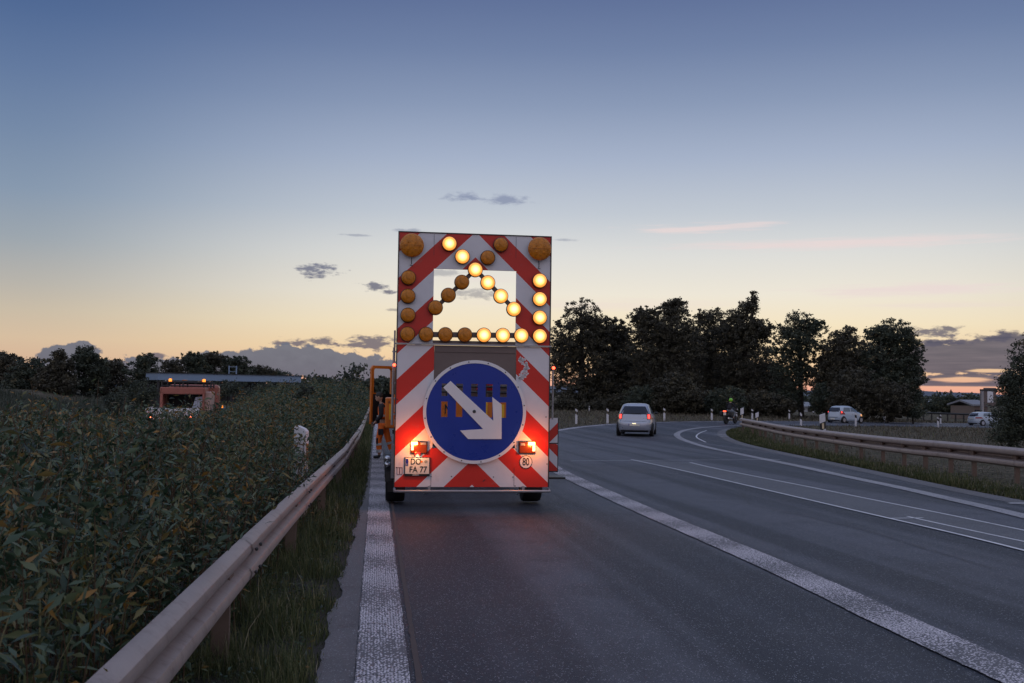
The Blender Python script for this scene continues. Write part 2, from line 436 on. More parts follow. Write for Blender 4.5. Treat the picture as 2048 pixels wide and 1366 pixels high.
# ------------------------------------------------------------------ ground materials
def ground_mat():
    m, t, b = base_mat('dry_mown_ground')
    co = t.new('ShaderNodeTexCoord').outputs['Object']
    n1 = t.noise(co, .35, 5); n2 = t.noise(co, 9, 6, .7); n3 = t.noise(co, 1.7, 5, .65)
    c = t.mix(n1, (.12, .10, .072), (.10, .105, .055))
    c = t.mix(t.smooth(n3, .42, .62), c, (.19, .155, .115))
    c = t.mix(t.smooth(n2, .42, .60), c, (.018, .017, .012))
    t.link(c, b.inputs['Base Color']); b.inputs['Roughness'].default_value = .95; b.inputs['Specular IOR Level'].default_value = .15
    bp = t.new('ShaderNodeBump'); bp.inputs['Strength'].default_value = .8; bp.inputs['Distance'].default_value = .06
    t.link(n2, bp.inputs['Height']); t.link(bp.outputs[0], b.inputs['Normal'])
    return m
def asphalt_mat(name, base=(.018, .023, .037), light=(.092, .099, .126), brown=(.058, .050, .052), amt=.6):
    m, t, b = base_mat(name)
    co = t.new('ShaderNodeTexCoord').outputs['Object']
    mp = t.new('ShaderNodeMapping'); mp.inputs['Rotation'].default_value = (0, 0, -TH); t.link(co, mp.inputs[0])
    st = t.new('ShaderNodeMapping'); st.inputs['Scale'].default_value = (1, .025, 1); t.link(mp.outputs[0], st.inputs[0])
    lane = t.noise(st.outputs[0], .95, 3)                  # long worn bands along the carriageway
    big = t.noise(co, .12, 4); mid = t.noise(co, 1.4, 5, .6)
    ag = t.new('ShaderNodeTexVoronoi'); ag.inputs['Scale'].default_value = 150; t.link(co, ag.inputs['Vector'])
    fine = t.noise(co, 260, 2)
    c = t.mix(t.smooth(lane, .42, .60), base, light)
    c = t.mix(t.math('MULTIPLY', t.smooth(big, .45, .65), amt), c, brown)
    c = t.mix(t.math('MULTIPLY', t.smooth(mid, .45, .72), .45), c, tuple(x * .55 for x in base))
    sepc = t.new('ShaderNodeSeparateColor'); t.link(ag.outputs['Color'], sepc.inputs[0])
    spk = t.math('GREATER_THAN', sepc.outputs[0], .965)
    c = t.mix(t.math('MULTIPLY', sepc.outputs[1], .5), c, tuple(x * .35 for x in base))
    c = t.mix(t.math('MULTIPLY', spk, .8), c, (.36, .36, .40))
    t.link(c, b.inputs['Base Color'])
    t.link(t.math('MULTIPLY_ADD', fine, .22, .50), b.inputs['Roughness'])
    b.inputs['Specular IOR Level'].default_value = .45
    bp = t.new('ShaderNodeBump'); bp.inputs['Strength'].default_value = .55; bp.inputs['Distance'].default_value = .006
    hh = t.math('ADD', ag.outputs['Distance'], t.math('MULTIPLY', fine, .5))
    t.link(hh, bp.inputs['Height']); t.link(bp.outputs[0], b.inputs['Normal'])
    return m
def marking_mat(name, gridscale=52, cover=.40, col=(.84, .78, .84), agg=True):
    m, t, b = base_mat(name)
    co = t.new('ShaderNodeTexCoord').outputs['Object']
    mp = t.new('ShaderNodeMapping'); mp.inputs['Rotation'].default_value = (0, 0, -TH); t.link(co, mp.inputs[0])
    n = t.noise(co, 3, 5, .65)
    vo = t.new('ShaderNodeTexVoronoi'); vo.inputs['Scale'].default_value = gridscale; vo.inputs['Randomness'].default_value = .55 if agg else 1
    t.link(mp.outputs[0], vo.inputs['Vector'])
    drop = t.smooth(vo.outputs['Distance'], cover * .92, cover * 1.12)
    wear = t.math('MAXIMUM', t.smooth(t.noise(co, 14, 7, .75), .60, .74), t.math('MULTIPLY', t.smooth(t.noise(mp.outputs[0], 1.1, 6, .7), .50, .72), .8))
    c = t.mix(n, tuple(x * .78 for x in col), col)
    dark = t.math('MAXIMUM', t.math('MULTIPLY', drop, .95), t.math('MULTIPLY', wear, .45))
    c = t.mix(dark, c, (.075, .075, .085))
    t.link(c, b.inputs['Base Color']); b.inputs['Roughness'].default_value = .62
    bp = t.new('ShaderNodeBump'); bp.inputs['Strength'].default_value = .7; bp.inputs['Distance'].default_value = .006; bp.invert = True
    t.link(vo.outputs['Distance'], bp.inputs['Height']); t.link(bp.outputs[0], b.inputs['Normal'])
    return m
M['ground'] = ground_mat()
M['asphalt'] = asphalt_mat('asphalt', amt=.4)
M['shoulder'] = asphalt_mat('old_shoulder_asphalt', (.13, .125, .135), (.17, .16, .17), (.13, .11, .105), .7)
M['patch'] = asphalt_mat('patched_asphalt', (.10, .105, .12), (.125, .13, .15), (.12, .11, .105), .3)
M['agg'] = marking_mat('agglomerate_marking')
M['mark'] = marking_mat('worn_marking', 60, .62, (.42, .41, .44), False)
M['joint'] = mat('joint_filler', (.085, .060, .055), .9, 0, .4, 12)
M['thin'] = marking_mat('thin_marking', 80, .85, (.78, .78, .82), False)

# ------------------------------------------------------------------ terrain sheet
def axis(lims):
    out = []
    for a, b, st in lims: out += list(np.arange(a, b, st))
    out.append(lims[-1][1]); return np.array(out)
xs = axis([(-4000, -300, 370), (-300, -60, 12), (-60, 110, 1.5), (110, 300, 12), (300, 4000, 370)])
ys = axis([(-80, -6, 6), (-6, 130, 1.0), (130, 400, 12), (400, 5000, 400)])
X, Y = np.meshgrid(xs, ys, indexing='ij')
Z = H(X, Y)
rough = np.array([[mnoise.noise(Vector((x * .25, y * .25, 0))) for y in ys] for x in xs]) * .03
lat = X * NX.x + Y * NX.y; ss = X * DX.x + Y * DX.y
# gentle embankment on the far left
Z = Z + np.clip((-16 - lat) / 14, 0, 1) ** 2 * 1.6 * np.clip((ss - 30) / 25, 0, 1) * (Y < 400)
Z = Z + rough * (lat < -1.2)
nx, ny = len(xs), len(ys)
idx = np.arange(nx * ny).reshape(nx, ny)
F = np.stack([idx[:-1, :-1], idx[1:, :-1], idx[1:, 1:], idx[:-1, 1:]], -1).reshape(-1, 4)
raw_mesh('ground', np.stack([X, Y, Z], -1).reshape(-1, 3), F, M['ground'], smooth=True, kind='structure')

def strip(name, left, right, m, off, kind='structure', cross=6, **kw):
    """sheet between two 3-D polylines of equal length, laid on the ground surface"""
    V = []; Fs = []
    n = len(left)
    for a, b in zip(left, right):
        for k in range(cross + 1):
            p = a.lerp(b, k / cross); V.append((p.x, p.y, Hf(p.x, p.y) + off))
    for i in range(n - 1):
        for k in range(cross):
            q = i * (cross + 1) + k; Fs.append((q, q + 1, q + cross + 2, q + cross + 1))
    return raw_mesh(name, V, Fs, m, kind=kind, **kw)
def catmull(pts, per=6):
    P = [2 * pts[0] - pts[1]] + list(pts) + [2 * pts[-1] - pts[-2]]; out = []
    for i in range(1, len(P) - 2):
        for k in range(per):
            t = k / per
            out.append(.5 * ((2 * P[i]) + (P[i + 1] - P[i - 1]) * t + (2 * P[i - 1] - 5 * P[i] + 4 * P[i + 1] - P[i + 2]) * t * t + (3 * P[i] - P[i - 1] - 3 * P[i + 1] + P[i + 2]) * t ** 3))
    out.append(P[-2]); return out
def resample(pts, step):
    L = [0]
    for a, b in zip(pts, pts[1:]): L.append(L[-1] + (b - a).length)
    n = max(2, int(L[-1] / step)); out = []; j = 0
    for i in range(n + 1):
        d = L[-1] * i / n
        while j < len(L) - 2 and L[j + 1] < d: j += 1
        f = (d - L[j]) / max(1e-9, L[j + 1] - L[j]); out.append(pts[j].lerp(pts[j + 1], f))
    return out
def flat(p): return Vector((p.x, p.y, 0))
def offset_line(pts, w):
    out = []
    for i, p in enumerate(pts):
        t = (pts[min(i + 1, len(pts) - 1)] - pts[max(0, i - 1)]); t.z = 0; t.normalize()
        out.append(p + Vector((t.y, -t.x, 0)) * w)         # + = to the right of travel
    return out
def line_mark(name, pts, w, m, off, ragged=False, **kw):
    if ragged:
        near = [p for p in pts if p.length < 30]; far = [p for p in pts if p.length >= 30]
        near = resample(near, .07); pts = near + far if (near[0] - pts[0]).length < 1 else far + near
        e1 = []; e2 = []
        for i, (a, b) in enumerate(zip(offset_line(pts, -w / 2), offset_line(pts, w / 2))):
            k = i * .31; d = (b - a).normalized()
            e1.append(a + d * (.010 * mnoise.noise(Vector((k * .6, 1, 0))) + .009 * mnoise.noise(Vector((k * 3.1, 2, 0))))); e2.append(b + d * (.010 * mnoise.noise(Vector((k * .6, 5, 0))) + .009 * mnoise.noise(Vector((k * 3.1, 7, 0)))))
        return strip(name, e1, e2, m, off, cross=1, **kw)
    return strip(name, offset_line(pts, -w / 2), offset_line(pts, w / 2), m, off, cross=1, **kw)
def pxline(px, per=6, step=None):
    pts = catmull([flat(unproj(u, v)) for u, v in px], per)
    return resample(pts, step) if step else pts

def RL(s): return np.interp(s, [2, 6, 9, 19, 30, 60], [-.835, -.79, -.745, -.54, -.50, -.53])
def EDGE(s): return float(np.interp(s, [6, 18], [0, .16]))
# main carriageway (left lane) : straight along DX
SS = [-6 + i * 1.0 for i in range(0, 190)]
strip('road', [flat(road(-.27 + EDGE(s) + .03 * mnoise.noise(Vector((s * 1.1, 3, 0))), s)) for s in SS],
      [flat(road(min(9, 4.3 + max(0, s - 20) * .02), s)) for s in SS], M['asphalt'], .018)
# exit ramp : left edge line B continues as the outer line round the bend
Bnear = [flat(road(3.66, -6)), flat(road(3.66, 0)), flat(road(3.70, 6)), flat(road(3.83, 9.2)), flat(road(3.92, 16)), flat(road(4.25, 24)), flat(road(5.4, 35)), flat(road(7.7, 47))]
Bfar = [flat(unproj(u, v)) for u, v in ((1121, 861), (1175, 853.5), (1240, 848.5), (1330, 845), (1430, 843.5), (1560, 843), (1700, 844.5), (1860, 846.5), (2048, 849), (2300, 853))]
B = resample(catmull(Bnear + Bfar, 8), .6)
Cpx = [(2500, 1165), (2300, 1105), (2048, 1036), (1900, 1001), (1800, 978), (1700, 957), (1600, 935), (1480, 910), (1415, 896), (1378, 885), (1358, 876), (1355, 868), (1372, 861), (1405, 856), (1455, 852.5), (1520, 850.5), (1620, 850), (1750, 850.5), (1900, 852.5), (2048, 855), (2300, 860)]
Cl = resample(catmull([flat(unproj(u, v)) for u, v in Cpx], 10), .4)
Gpx = [(2500, 1085), (2300, 1050), (2048, 1004), (1900, 975), (1700, 933), (1560, 904), (1495, 889), (1462, 877), (1452, 868), (1460, 861), (1485, 856), (1530, 853.5), (1620, 852.5), (1750, 853), (1900, 855), (2048, 857.5), (2300, 863)]
G = resample(catmull([flat(unproj(u, v)) for u, v in Gpx], 10), .5)
# ramp surface: polygon between the outer line (plus shoulder) and G, gridded on the terrain
def poly_surface(name, poly, m, off, step=1.2, **kw):
    bm = bmesh.new(); vs = [bm.verts.new((p.x, p.y, 0)) for p in poly]
    es = [bm.edges.new((vs[i], vs[(i + 1) % len(vs)])) for i in range(len(vs))]
    bmesh.ops.triangle_fill(bm, use_beauty=True, edges=es, normal=(0, 0, 1))
    xs_ = [p.x for p in poly]; ys_ = [p.y for p in poly]
    for a, lo, hi, no in ((0, min(xs_), max(xs_), (1, 0, 0)), (1, min(ys_), max(ys_), (0, 1, 0))):
        k = lo + step
        while k < hi:
            co = (k, 0, 0) if a == 0 else (0, k, 0)
            bmesh.ops.bisect_plane(bm, geom=bm.verts[:] + bm.edges[:] + bm.faces[:], plane_co=co, plane_no=no, dist=1e-5)
            k += step
    for v in bm.verts: v.co.z = Hf(v.co.x, v.co.y) + off
    bmesh.ops.recalc_face_normals(bm, faces=bm.faces)
    if sum(f.normal.z for f in bm.faces) < 0: bmesh.ops.reverse_faces(bm, faces=bm.faces)
    me = D.meshes.new(name); bm.to_mesh(me); bm.free(); me.materials.append(m)
    o = D.objects.new(name, me); COL.objects.link(o); return setp(o, kind='structure')
_B2 = resample(B, 2.0); _o1 = offset_line(_B2, -.5)
Bo = [b.lerp(o, min(1, max(0, (b.y - 40) / 20))) for b, o in zip(_B2, _o1)]
ramp_poly = Bo + list(reversed(resample(G, 2.0)))
poly_surface('ramp', ramp_poly, M['asphalt'], .0205, step=2.5)
# right shoulder strip, paler worn asphalt between C line and grass
def nearest_strip(A, Bq):
    out = []
    for p in A:
        out.append(min(Bq, key=lambda q: (q - p).length_squared))
    return out
Gs = offset_line(G, 1.0)  # towards the asphalt side
Gn = [p for p in G if p.y < 60]
gl = offset_line(Gn, -.45); 
strip('shoulder', Gn, gl, M['shoulder'], .0255, cross=2)
strip('verge_asphalt', [flat(road(-.30 + EDGE(s) + .05 * mnoise.noise(Vector((s * 1.3, 9, 0))) + .03 * mnoise.noise(Vector((s * 5.3, 9, 0))) + .02 * mnoise.noise(Vector((s * 17.3, 9, 0))), s)) for s in [-2 + i * .06 for i in range(0, 1000)]],
      [flat(road(-.09, s)) for s in [-2 + i * .06 for i in range(0, 1000)]], M['shoulder'], .0225, cross=2)
# markings
Apts = [flat(road(.065, s)) for s in np.arange(-3, 120, .5)]
line_mark('road_marking', Apts, .30, M['agg'], .0285, True)
line_mark('road_marking', B, .37, M['agg'], .0285, True)
# dirt-filled joint beside the left edge line
line_mark('road_joint', [p + NX * .20 for p in Apts if p.length < 60], .035, M['joint'], .0245, True)
line_mark('road_marking', Cl, .30, M['mark'], .0305)
D1 = pxline([(2300, 1172), (2048, 1106), (1900, 1069), (1677, 1017), (1440, 961), (1345, 939), (1262, 921)], 8, .6)
D2 = pxline([(2300, 1118), (2048, 1065), (1900, 1034), (1737, 1001), (1620, 977), (1440, 941), (1380, 927)], 8, .6)
D3 = pxline([(2300, 1142), (2048, 1088), (1950, 1067), (1850, 1045), (1815, 1037)], 8, .6)
n = min(len(D1), len(D2))
strip('asphalt_patch', resample(D1, .8)[:], resample(D2, D2[0].lerp(D2[-1], 0).length and .8)[:] if False else [resample(D2, .1)[int(i * (len(resample(D2, .1)) - 1) / (len(resample(D1, .8)) - 1))] for i in range(len(resample(D1, .8)))], M['patch'], .0255, cross=3)
for L, w in ((D1, .06), (D2, .055), (D3, .05)):
    line_mark('seam_line', L, w, M['thin'], .0305)
for a, b, w in (((1780, 1041), (1846, 1040), .05), ((2018, 1010), (2060, 1010), .10), ((1142, 924), (1560, 921), .045), ((1428, 871), (1462, 870.5), .10), ((1440, 874), (1468, 873.5), .10)):
    line_mark('survey_mark', [flat(unproj(*a)), flat(unproj((a[0] + b[0]) / 2, (a[1] + b[1]) / 2)), flat(unproj(*b))], w, M['thin'], .0315)
line_mark('survey_mark', pxline([(1413, 862), (1400, 867), (1393, 873), (1396, 878), (1412, 886)], 6, .4), .07, M['thin'], .0315)
M['crack'] = mat('crack_filler', (.016, .016, .018), .6, 0, .3, 30)
_r = random.Random(3)
def crack(pts, w=.012):
    out = []
    for a, b in zip(pts, pts[1:]):
        n = max(2, int((b - a).length / .08))
        for i in range(n):
            p = a.lerp(b, i / n); out.append(p + Vector((_r.gauss(0, .010), _r.gauss(0, .012), 0)))
    line_mark('road_crack', out, w, M['crack'], .0325)
for s_, l0, l1 in ((5.6, -.12, .12), (6.9, -.22, .21), (8.3, -.26, .05), (9.6, -.05, .22), (11.4, -.26, .22), (5.05, -.08, .2)):
    crack([flat(road(l0, s_)), flat(road((l0 + l1) / 2, s_ + .08)), flat(road(l1, s_ + .02))], .009)
crack([flat(road(5.9, 9)), flat(road(6.1, 12)), flat(road(5.8, 15)), flat(road(6.6, 17.5))], .012)
# opposite carriageway
strip('opposite_road', [flat(road(-15.5, s)) for s in np.arange(-5, 160, 2)], [flat(road(-5.6, s)) for s in np.arange(-5, 160, 2)], M['asphalt'], .06)
line_mark('road_marking', [flat(road(-6.0, s)) for s in np.arange(-5, 160, 2)], .15, M['thin'], .072)
# ------------------------------------------------------------------ warning trailer
PC = Vector((-.555, 14.01, 0)); PZ = Hf(PC.x, PC.y) + .018
def pl(u, v, yo=0.0):
    """picture point -> board coordinates (x across, z above road) on the board's plane"""
    d = ray(u, v); P0 = PC + DX * yo
    t = (P0 - Vector((0, 0, 0))).dot(DX) / d.dot(DX)
    p = CAM + d * t
    return ((p - PC).dot(NX), p.z - PZ)
trailer = empty('warning_trailer', (PC.x, PC.y, PZ), TH, 'tall red and white striped warning trailer with amber lamp arrow and round blue arrow sign', 'trailer')
bl = pl(790, 975); br = pl(1097, 973); tl = pl(798, 465); tr = pl(1100, 474)
ZB = (bl[1] + br[1]) / 2; ZT = (tl[1] + tr[1]) / 2
XL = (bl[0] + tl[0]) / 2; XR = (br[0] + tr[0]) / 2; XC = (XL + XR) / 2; HW = (XR - XL) / 2
HGT = ZT - ZB
def q(u, v, yo=0.0):
    a, z = pl(u, v, yo); return (a - XC, z - ZB)
zs = q(950, 690)[1]                                     # seam between the two boards
w0 = q(868, 537); w1 = q(1031, 684)
wl, wr, wt, wb = w0[0], w1[0], w0[1], w1[1]
org = (XC, 0, ZB)
MB().prism([(-HW, zs + .012), (wl, zs + .012), (wl, wt), (wr, wt), (wr, zs + .012), (HW, zs + .012), (HW, HGT), (-HW, HGT)], 0, .035).build('upper_board', M['stripes'], trailer, org, label='upper board with red and white stripes and square opening')
g0 = q(865, 896); g1 = q(1033, 690)
MB().prism([(-HW, 0), (HW, 0), (HW, zs - .012), (g1[0], zs - .012), (g1[0], g0[1]), (g0[0], g0[1]), (g0[0], zs - .012), (-HW, zs - .012)], 0, .035).build('lower_board', M['stripes'], trailer, org, label='lower board with red and white stripes round the blue sign')
MB().box((0, -.006, zs), (2 * HW + .05, .05, .020)).build('seam_bar', M['galv'], trailer, org)
# raised outer edge of the boards
eb = MB()
for x in (-HW - .008, HW + .008): eb.box((x, .02, HGT / 2), (.014, .06, HGT))
eb.box((0, .02, HGT + .008), (2 * HW + .03, .06, .014)); eb.build('edge_trim', M['darksteel'], trailer, org)
gp = MB(); gz0 = q(950, 762)[1]
gp.box(((g0[0] + g1[0]) / 2, .02, (gz0 + zs - .014) / 2), (g1[0] - g0[0] - .006, .03, zs - .014 - gz0))
gp.box(((g0[0] + g1[0]) / 2, .0, zs - .10), (g1[0] - g0[0] - .03, .014, .012)); gp.build('back_panel', M['greybox'], trailer, org)
sl = MB(); sl.box(((wl + wr) / 2, .02, (wb + zs) / 2 + .006), (wr - wl - .004, .028, wb - zs - .010)); sl.build('sill_panel', M['greybox'], trailer, org)
# --- blue round sign
sc = q(949, 823.5); SR = .5 * (q(1052, 823, -.05)[0] - q(846, 823, -.05)[0])
hol = []
for u0, v0, u1, v1 in ((883, 767, 895.5, 792), (912, 767.5, 926, 792), (942, 768, 955.5, 793), (971, 768.5, 985.5, 794), (1000, 769, 1014, 794),
                       (882, 803, 895.5, 834), (911.5, 803, 925, 834), (971.5, 804.5, 985, 835), (1000, 805, 1012.5, 835.5)):
    a = q(u0, v1, -.05); b = q(u1, v0, -.05); hol.append([(a[0] - sc[0], a[1] - sc[1]), (b[0] - sc[0], a[1] - sc[1]), (b[0] - sc[0], b[1] - sc[1]), (a[0] - sc[0], b[1] - sc[1])])
so = (XC + sc[0], 0, ZB + sc[1])
disc = MB().prism(circle(0, 0, SR - .045, 80), -.055, -.028, hol).build('blue_sign', M['blue'], trailer, so, label='round blue sign face with rectangular slots')
rim = MB().prism(circle(0, 0, SR, 96), -.060, -.022, [circle(0, 0, SR - .044, 96)]).build('sign_rim', M['boardwhite'], disc)
for k in range(16):
    a = 2 * PI * (k + .35) / 16; MB().lathe([(.009, -.066), (.009, -.058)], 'Y', (0, 0, 0), 8).build('rim_bolt', M['darksteel'], disc, ((SR - .022) * math.cos(a), 0, (SR - .022) * math.sin(a)))
ap = [(901, 762), (986.5, 841.5), (984.5, 794), (1003, 809), (1003, 878), (936, 878), (920, 861), (966, 858), (886.5, 775)]
ao = [q(u, v, -.06) for u, v in ap]; ao = [(a - sc[0], z - sc[1]) for a, z in ao]
arr = MB().prism(ao, -.072, -.057).build('sign_arrow', M['boardwhite'], disc, label='white arrow pointing down to the right')
pv = q(948.5, 823, -.07); MB().lathe([(.0, -.088), (.018, -.086), (.024, -.072)], 'Y', (pv[0] - sc[0], 0, pv[1] - sc[1]), 14).build('pivot_bolt', M['darksteel'], disc)
# --- lamps
LR = .100
def lamp(u, v, lit, r=LR):
    x, z = q(u, v, -.07)
    h = MB().lathe([(r * .9, -.005), (r * 1.06, -.012), (r * 1.06, -.055), (r * .97, -.064)], 'Y', (0, 0, 0), 32).build('warning_lamp', M['housing'], trailer, (XC + x, 0, ZB + z))
    h['label'] = 'lit amber lamp' if lit else 'unlit amber lamp'
    prof = [(r * math.cos(a) * .985, -.060 - r * .34 * math.sin(a)) for a in [i * PI / 2 / 7 for i in range(7)]] + [(0.0, -.060 - r * .34)]
    MB().lathe(prof, 'Y', (0, 0, 0), 32).build('lens', M['amber_lit'] if lit else M['amberlens'], h)
    return h
for u, v in ((899, 487), (925, 513), (951, 539), (976, 565), (1002, 592), (1028, 618), (1080, 561), (1080, 598), (1080, 635), (1080, 672), (1043, 671), (1006, 670.5), (968, 670)): lamp(u, v, True)
for u, v in ((1002, 489), (976, 515), (924, 564), (897, 590), (871, 615), (817, 555), (816, 592), (816, 630), (815, 668), (852.5, 668.5), (891, 669), (930, 669.5)): lamp(u, v, False)
for u, v in ((824, 490), (1080, 497)):
    x, z = q(u, v, -.1); r = .168
    h = MB().lathe([(r * .7, .0), (r * .9, -.03), (r * .99, -.07)], 'Y', (0, 0, 0), 40).build('flash_lamp', M['housing'], trailer, (XC + x, 0, ZB + z), label='large unlit amber flash lamp in top corner')
    prof = [(r * math.cos(a), -.07 - r * .45 * math.sin(a)) for a in [i * PI / 2 / 9 for i in range(9)]] + [(0.0, -.07 - r * .45)]
    MB().lathe(prof, 'Y', (0, 0, 0), 40).build('lens', M['amberlens'], h)
    b = MB(); b.box((0, -.147, 0), (2 * r * .93, .006, .012))
    for dx, dz in ((-.05, .035), (.05, .035), (-.05, -.06), (.05, -.06)): b.ell((dx, -.142, dz), (.014, .006, .012), 8, 6)
    b.build('reflector_bar', M['amberlens'], h)
    MB().tube([(0, -.02, -r), (0, -.03, -r - .09), (-.02, -.03, -r - .11), (.02, -.03, -r - .11)], .006, 6).build('bracket', M['darksteel'], h)
# lamp bars across the opening
def bar2(pts, w):
    mb = MB()
    for (a, b) in zip(pts, pts[1:]):
        A = Vector((a[0], 0, a[1])); Bq = Vector((b[0], 0, b[1])); d = (Bq - A); L = d.length; ang = math.atan2(d.z, d.x)
        mb.box((A + Bq) / 2 + Vector((0, .012, 0)), (L, .03, w), ry=-ang)
    return mb
bar2([q(866, 621), q(951, 539)], .060).build('lamp_bar', M['greybox'], trailer, org)
bar2([q(951, 539), q(1034, 624)], .060).build('lamp_bar', M['greybox'], trailer, org)
bar2([q(864, 669), q(1034, 671)], .075).build('lamp_bar', M['greybox'], trailer, org)
# --- small fittings on the lower board
def tail(side):
    # the clusters are recessed lens boxes with a lit bar and a lit upright
    if side < 0: bx = (822, 884, 853.5, 905.5); hot = (822, 883.5, 835, 889); up = (822, 889.5, 827, 900); clear = (841, 884.5, 852, 889)
    else: bx = (1038, 884, 1069, 905.5); hot = (1056, 884, 1069, 890); up = (1064, 890.5, 1069.5, 902); clear = (1040, 886, 1049, 891)
    a = q(bx[0], bx[3]); b = q(bx[2], bx[1]); cx, cz = (a[0] + b[0]) / 2, (a[1] + b[1]) / 2
    root = MB(); root.bev((0, -.012, 0), (b[0] - a[0] + .02, .05, b[1] - a[1] + .02), .012)
    h = root.build('tail_lamp', M['black'], trailer, (XC + cx, 0, ZB + cz), label='lit tail lamp cluster set in the striped board')
    MB().bev((0, -.037, 0), (b[0] - a[0], .014, b[1] - a[1]), .005).build('lens', M['orange_lens'], h)
    for r_, m_, nm in ((hot, 'tail_hot', 'light_bar'), (up, 'tail_hot2', 'stop_light'), (clear, 'galv', 'reversing_light')):
        p0 = q(r_[0], r_[3]); p1 = q(r_[2], r_[1])
        MB().bev(((p0[0] + p1[0]) / 2 - cx, -.047, (p0[1] + p1[1]) / 2 - cz), (p1[0] - p0[0], .012, p1[1] - p0[1]), .003).build(nm, M[m_], h)
    return (XC + (q(hot[0], hot[1])[0] + q(hot[2], hot[3])[0]) / 2, ZB + q(hot[0], hot[3])[1])
M['orange_lens'] = mat('orange_lens', (.16, .03, .006), .2, 0, .2, 20)
tp = [tail(-1), tail(1)]
for (x, z) in tp:                                        # the lit lamps throw light back on the board
    ld = D.lights.new('tail_lamp_light', 'POINT'); ld.energy = 5.5; ld.color = (1, .27, .04); ld.shadow_soft_size = .03
    lo = D.objects.new('tail_lamp_light', ld); COL.objects.link(lo); lo.parent = trailer; lo.location = (x, -.20, z)
# plate
pa = q(810, 947.5); pb = q(858.5, 915.5); pw, ph = pb[0] - pa[0], pb[1] - pa[1]; pc = ((pa[0] + pb[0]) / 2, (pa[1] + pb[1]) / 2)
pf = MB().bev((0, -.012, -.012), (pw + .022, .022, ph + .040), .005).build('number_plate', M['black'], trailer, (XC + pc[0], 0, ZB + pc[1]))
M['platewhite'] = mat('plate_white', (.72, .70, .62), .35, 0, .03)
MB().bev((0, -.026, 0), (pw, .006, ph), .002).build('plate_face', M['platewhite'], pf)
M['eublue'] = mat('plate_blue', (.02, .03, .30), .4)
MB().box((-pw / 2 + .024, -.031, ph * .22), (.036, .004, ph * .42)).build('blue_field', M['eublue'], pf)
text_part('D', .026, M['platewhite'], pf, 'lettering', (-pw / 2 + .024, -.034, ph * .10), .0015)
text_part('DO', .118, M['letter'], pf, 'lettering', (-.022, -.031, ph * .25), .0015, .80)
text_part('FA 77', .118, M['letter'], pf, 'lettering', (.012, -.031, -ph * .24), .0015, .86)
MB().lathe([(0, -.034), (.016, -.034), (.016, -.029)], 'Y', (pw * .18, 0, ph * .27), 16).build('seal', mat('orange_seal', (.75, .2, .02), .5), pf)
MB().lathe([(0, -.034), (.021, -.034), (.021, -.029)], 'Y', (pw * .355, 0, ph * .27), 16).build('seal', mat('grey_seal', (.30, .32, .28), .5), pf)
MB().box((-.02, -.0245, -ph / 2 - .014), (.09, .003, .008)).build('frame_strip', M['white'], pf)
pl_ = MB().bev((0, -.03, 0), (.095, .06, .055), .014).build('plate_lamp', M['redlens'], trailer, (XC + pc[0] - .0, 0, ZB + pc[1] + ph / 2 + .055))
MB().box((0, -.045, -.029), (.05, .02, .004)).build('bulb', M['plate_lamp'], pl_)
ld = D.lights.new('plate_light', 'POINT'); ld.energy = .35; ld.color = (1, .82, .5); ld.shadow_soft_size = .02
lo = D.objects.new('plate_light', ld); COL.objects.link(lo); lo.parent = trailer; lo.location = (XC + pc[0], -.09, ZB + pc[1] + ph / 2 + .035)
# 80 disc
c8 = q(1051.5, 924); r8 = .092
d8 = MB().prism(circle(0, 0, r8, 48), -.008, 0).build('speed_disc', M['letter'], trailer, (XC + c8[0], 0, ZB + c8[1]), label='white speed disc reading 80')
MB().prism(circle(0, 0, r8 - .008, 48), -.011, -.007).build('disc_face', M['boardwhite'], d8)
text_part('80', .150, M['letter'], d8, 'lettering', (0, -.013, .0), .0015, .66)
# framed reflector strip, rivets, reflex stickers
a = q(794, 949); b = q(804.5, 935)
fr = MB(); cx, cz = (a[0] + b[0]) / 2, (a[1] + b[1]) / 2; w_, h_ = b[0] - a[0], b[1] - a[1]
M['purple'] = mat('dark_red_line', (.12, .02, .04), .5)
for dx in (-w_ / 2, w_ / 2, 0): fr.box((dx, -.003, 0), (.006 if dx else .010, .005, h_ if dx else h_ * .85))
for dz in (-h_ / 2, h_ / 2): fr.box((0, -.003, dz), (w_, .005, .006))
fr.build('framed_sticker', M['purple'], trailer, (XC + cx, 0, ZB + cz))
for u, v in ((793, 935), (862, 953), (903, 953), (794.5, 799), (795.5, 700), (987, 954), (1026, 954), (1094, 928), (1092, 834), (1094, 700), (866, 896), (1032, 898), (860, 972), (1030, 972)):
    x, z = q(u, v); MB().lathe([(0, -.006), (.007, -.005), (.009, .001)], 'Y', (0, 0, 0), 8).build('rivet', M['darksteel'], trailer, (XC + x, 0, ZB + z))
for u, v, zz, hh_ in ((862, 950, .14, .26), (1028, 950, .14, .26), (868, 500, HGT - .16, .30), (1032, 500, HGT - .16, .30)):
    x, z = q(u, v); MB().box((0, -.0015, 0), (.004, .003, hh_)).build('panel_joint', M['darksteel'], trailer, (XC + x, 0, ZB + zz))
sk = MB(); x, z = q(968, 961); sk.box((x, -.002, z), (.045, .003, .012), ry=-.7); sk.build('scuff_mark', M['darksteel'], trailer, org)
# half ring on the right board: scratches and retroreflection painted as white flakes
wr_ = MB(); cxx, czz = q(1032, 738)
for k in range(150):
    a_ = random.uniform(-1.3, 1.3); rr = random.gauss(.145, .022); x = cxx + rr * math.cos(a_); z = czz + rr * math.sin(a_)
    if x < g1[0] + .012 or x > HW - .02: continue
    wr_.box((x, -.002, z), (random.uniform(.008, .03), .0035, random.uniform(.008, .03)), ry=random.random() * 3)
wr_.build('reflection_scratches', M['boardwhite'], trailer, org)
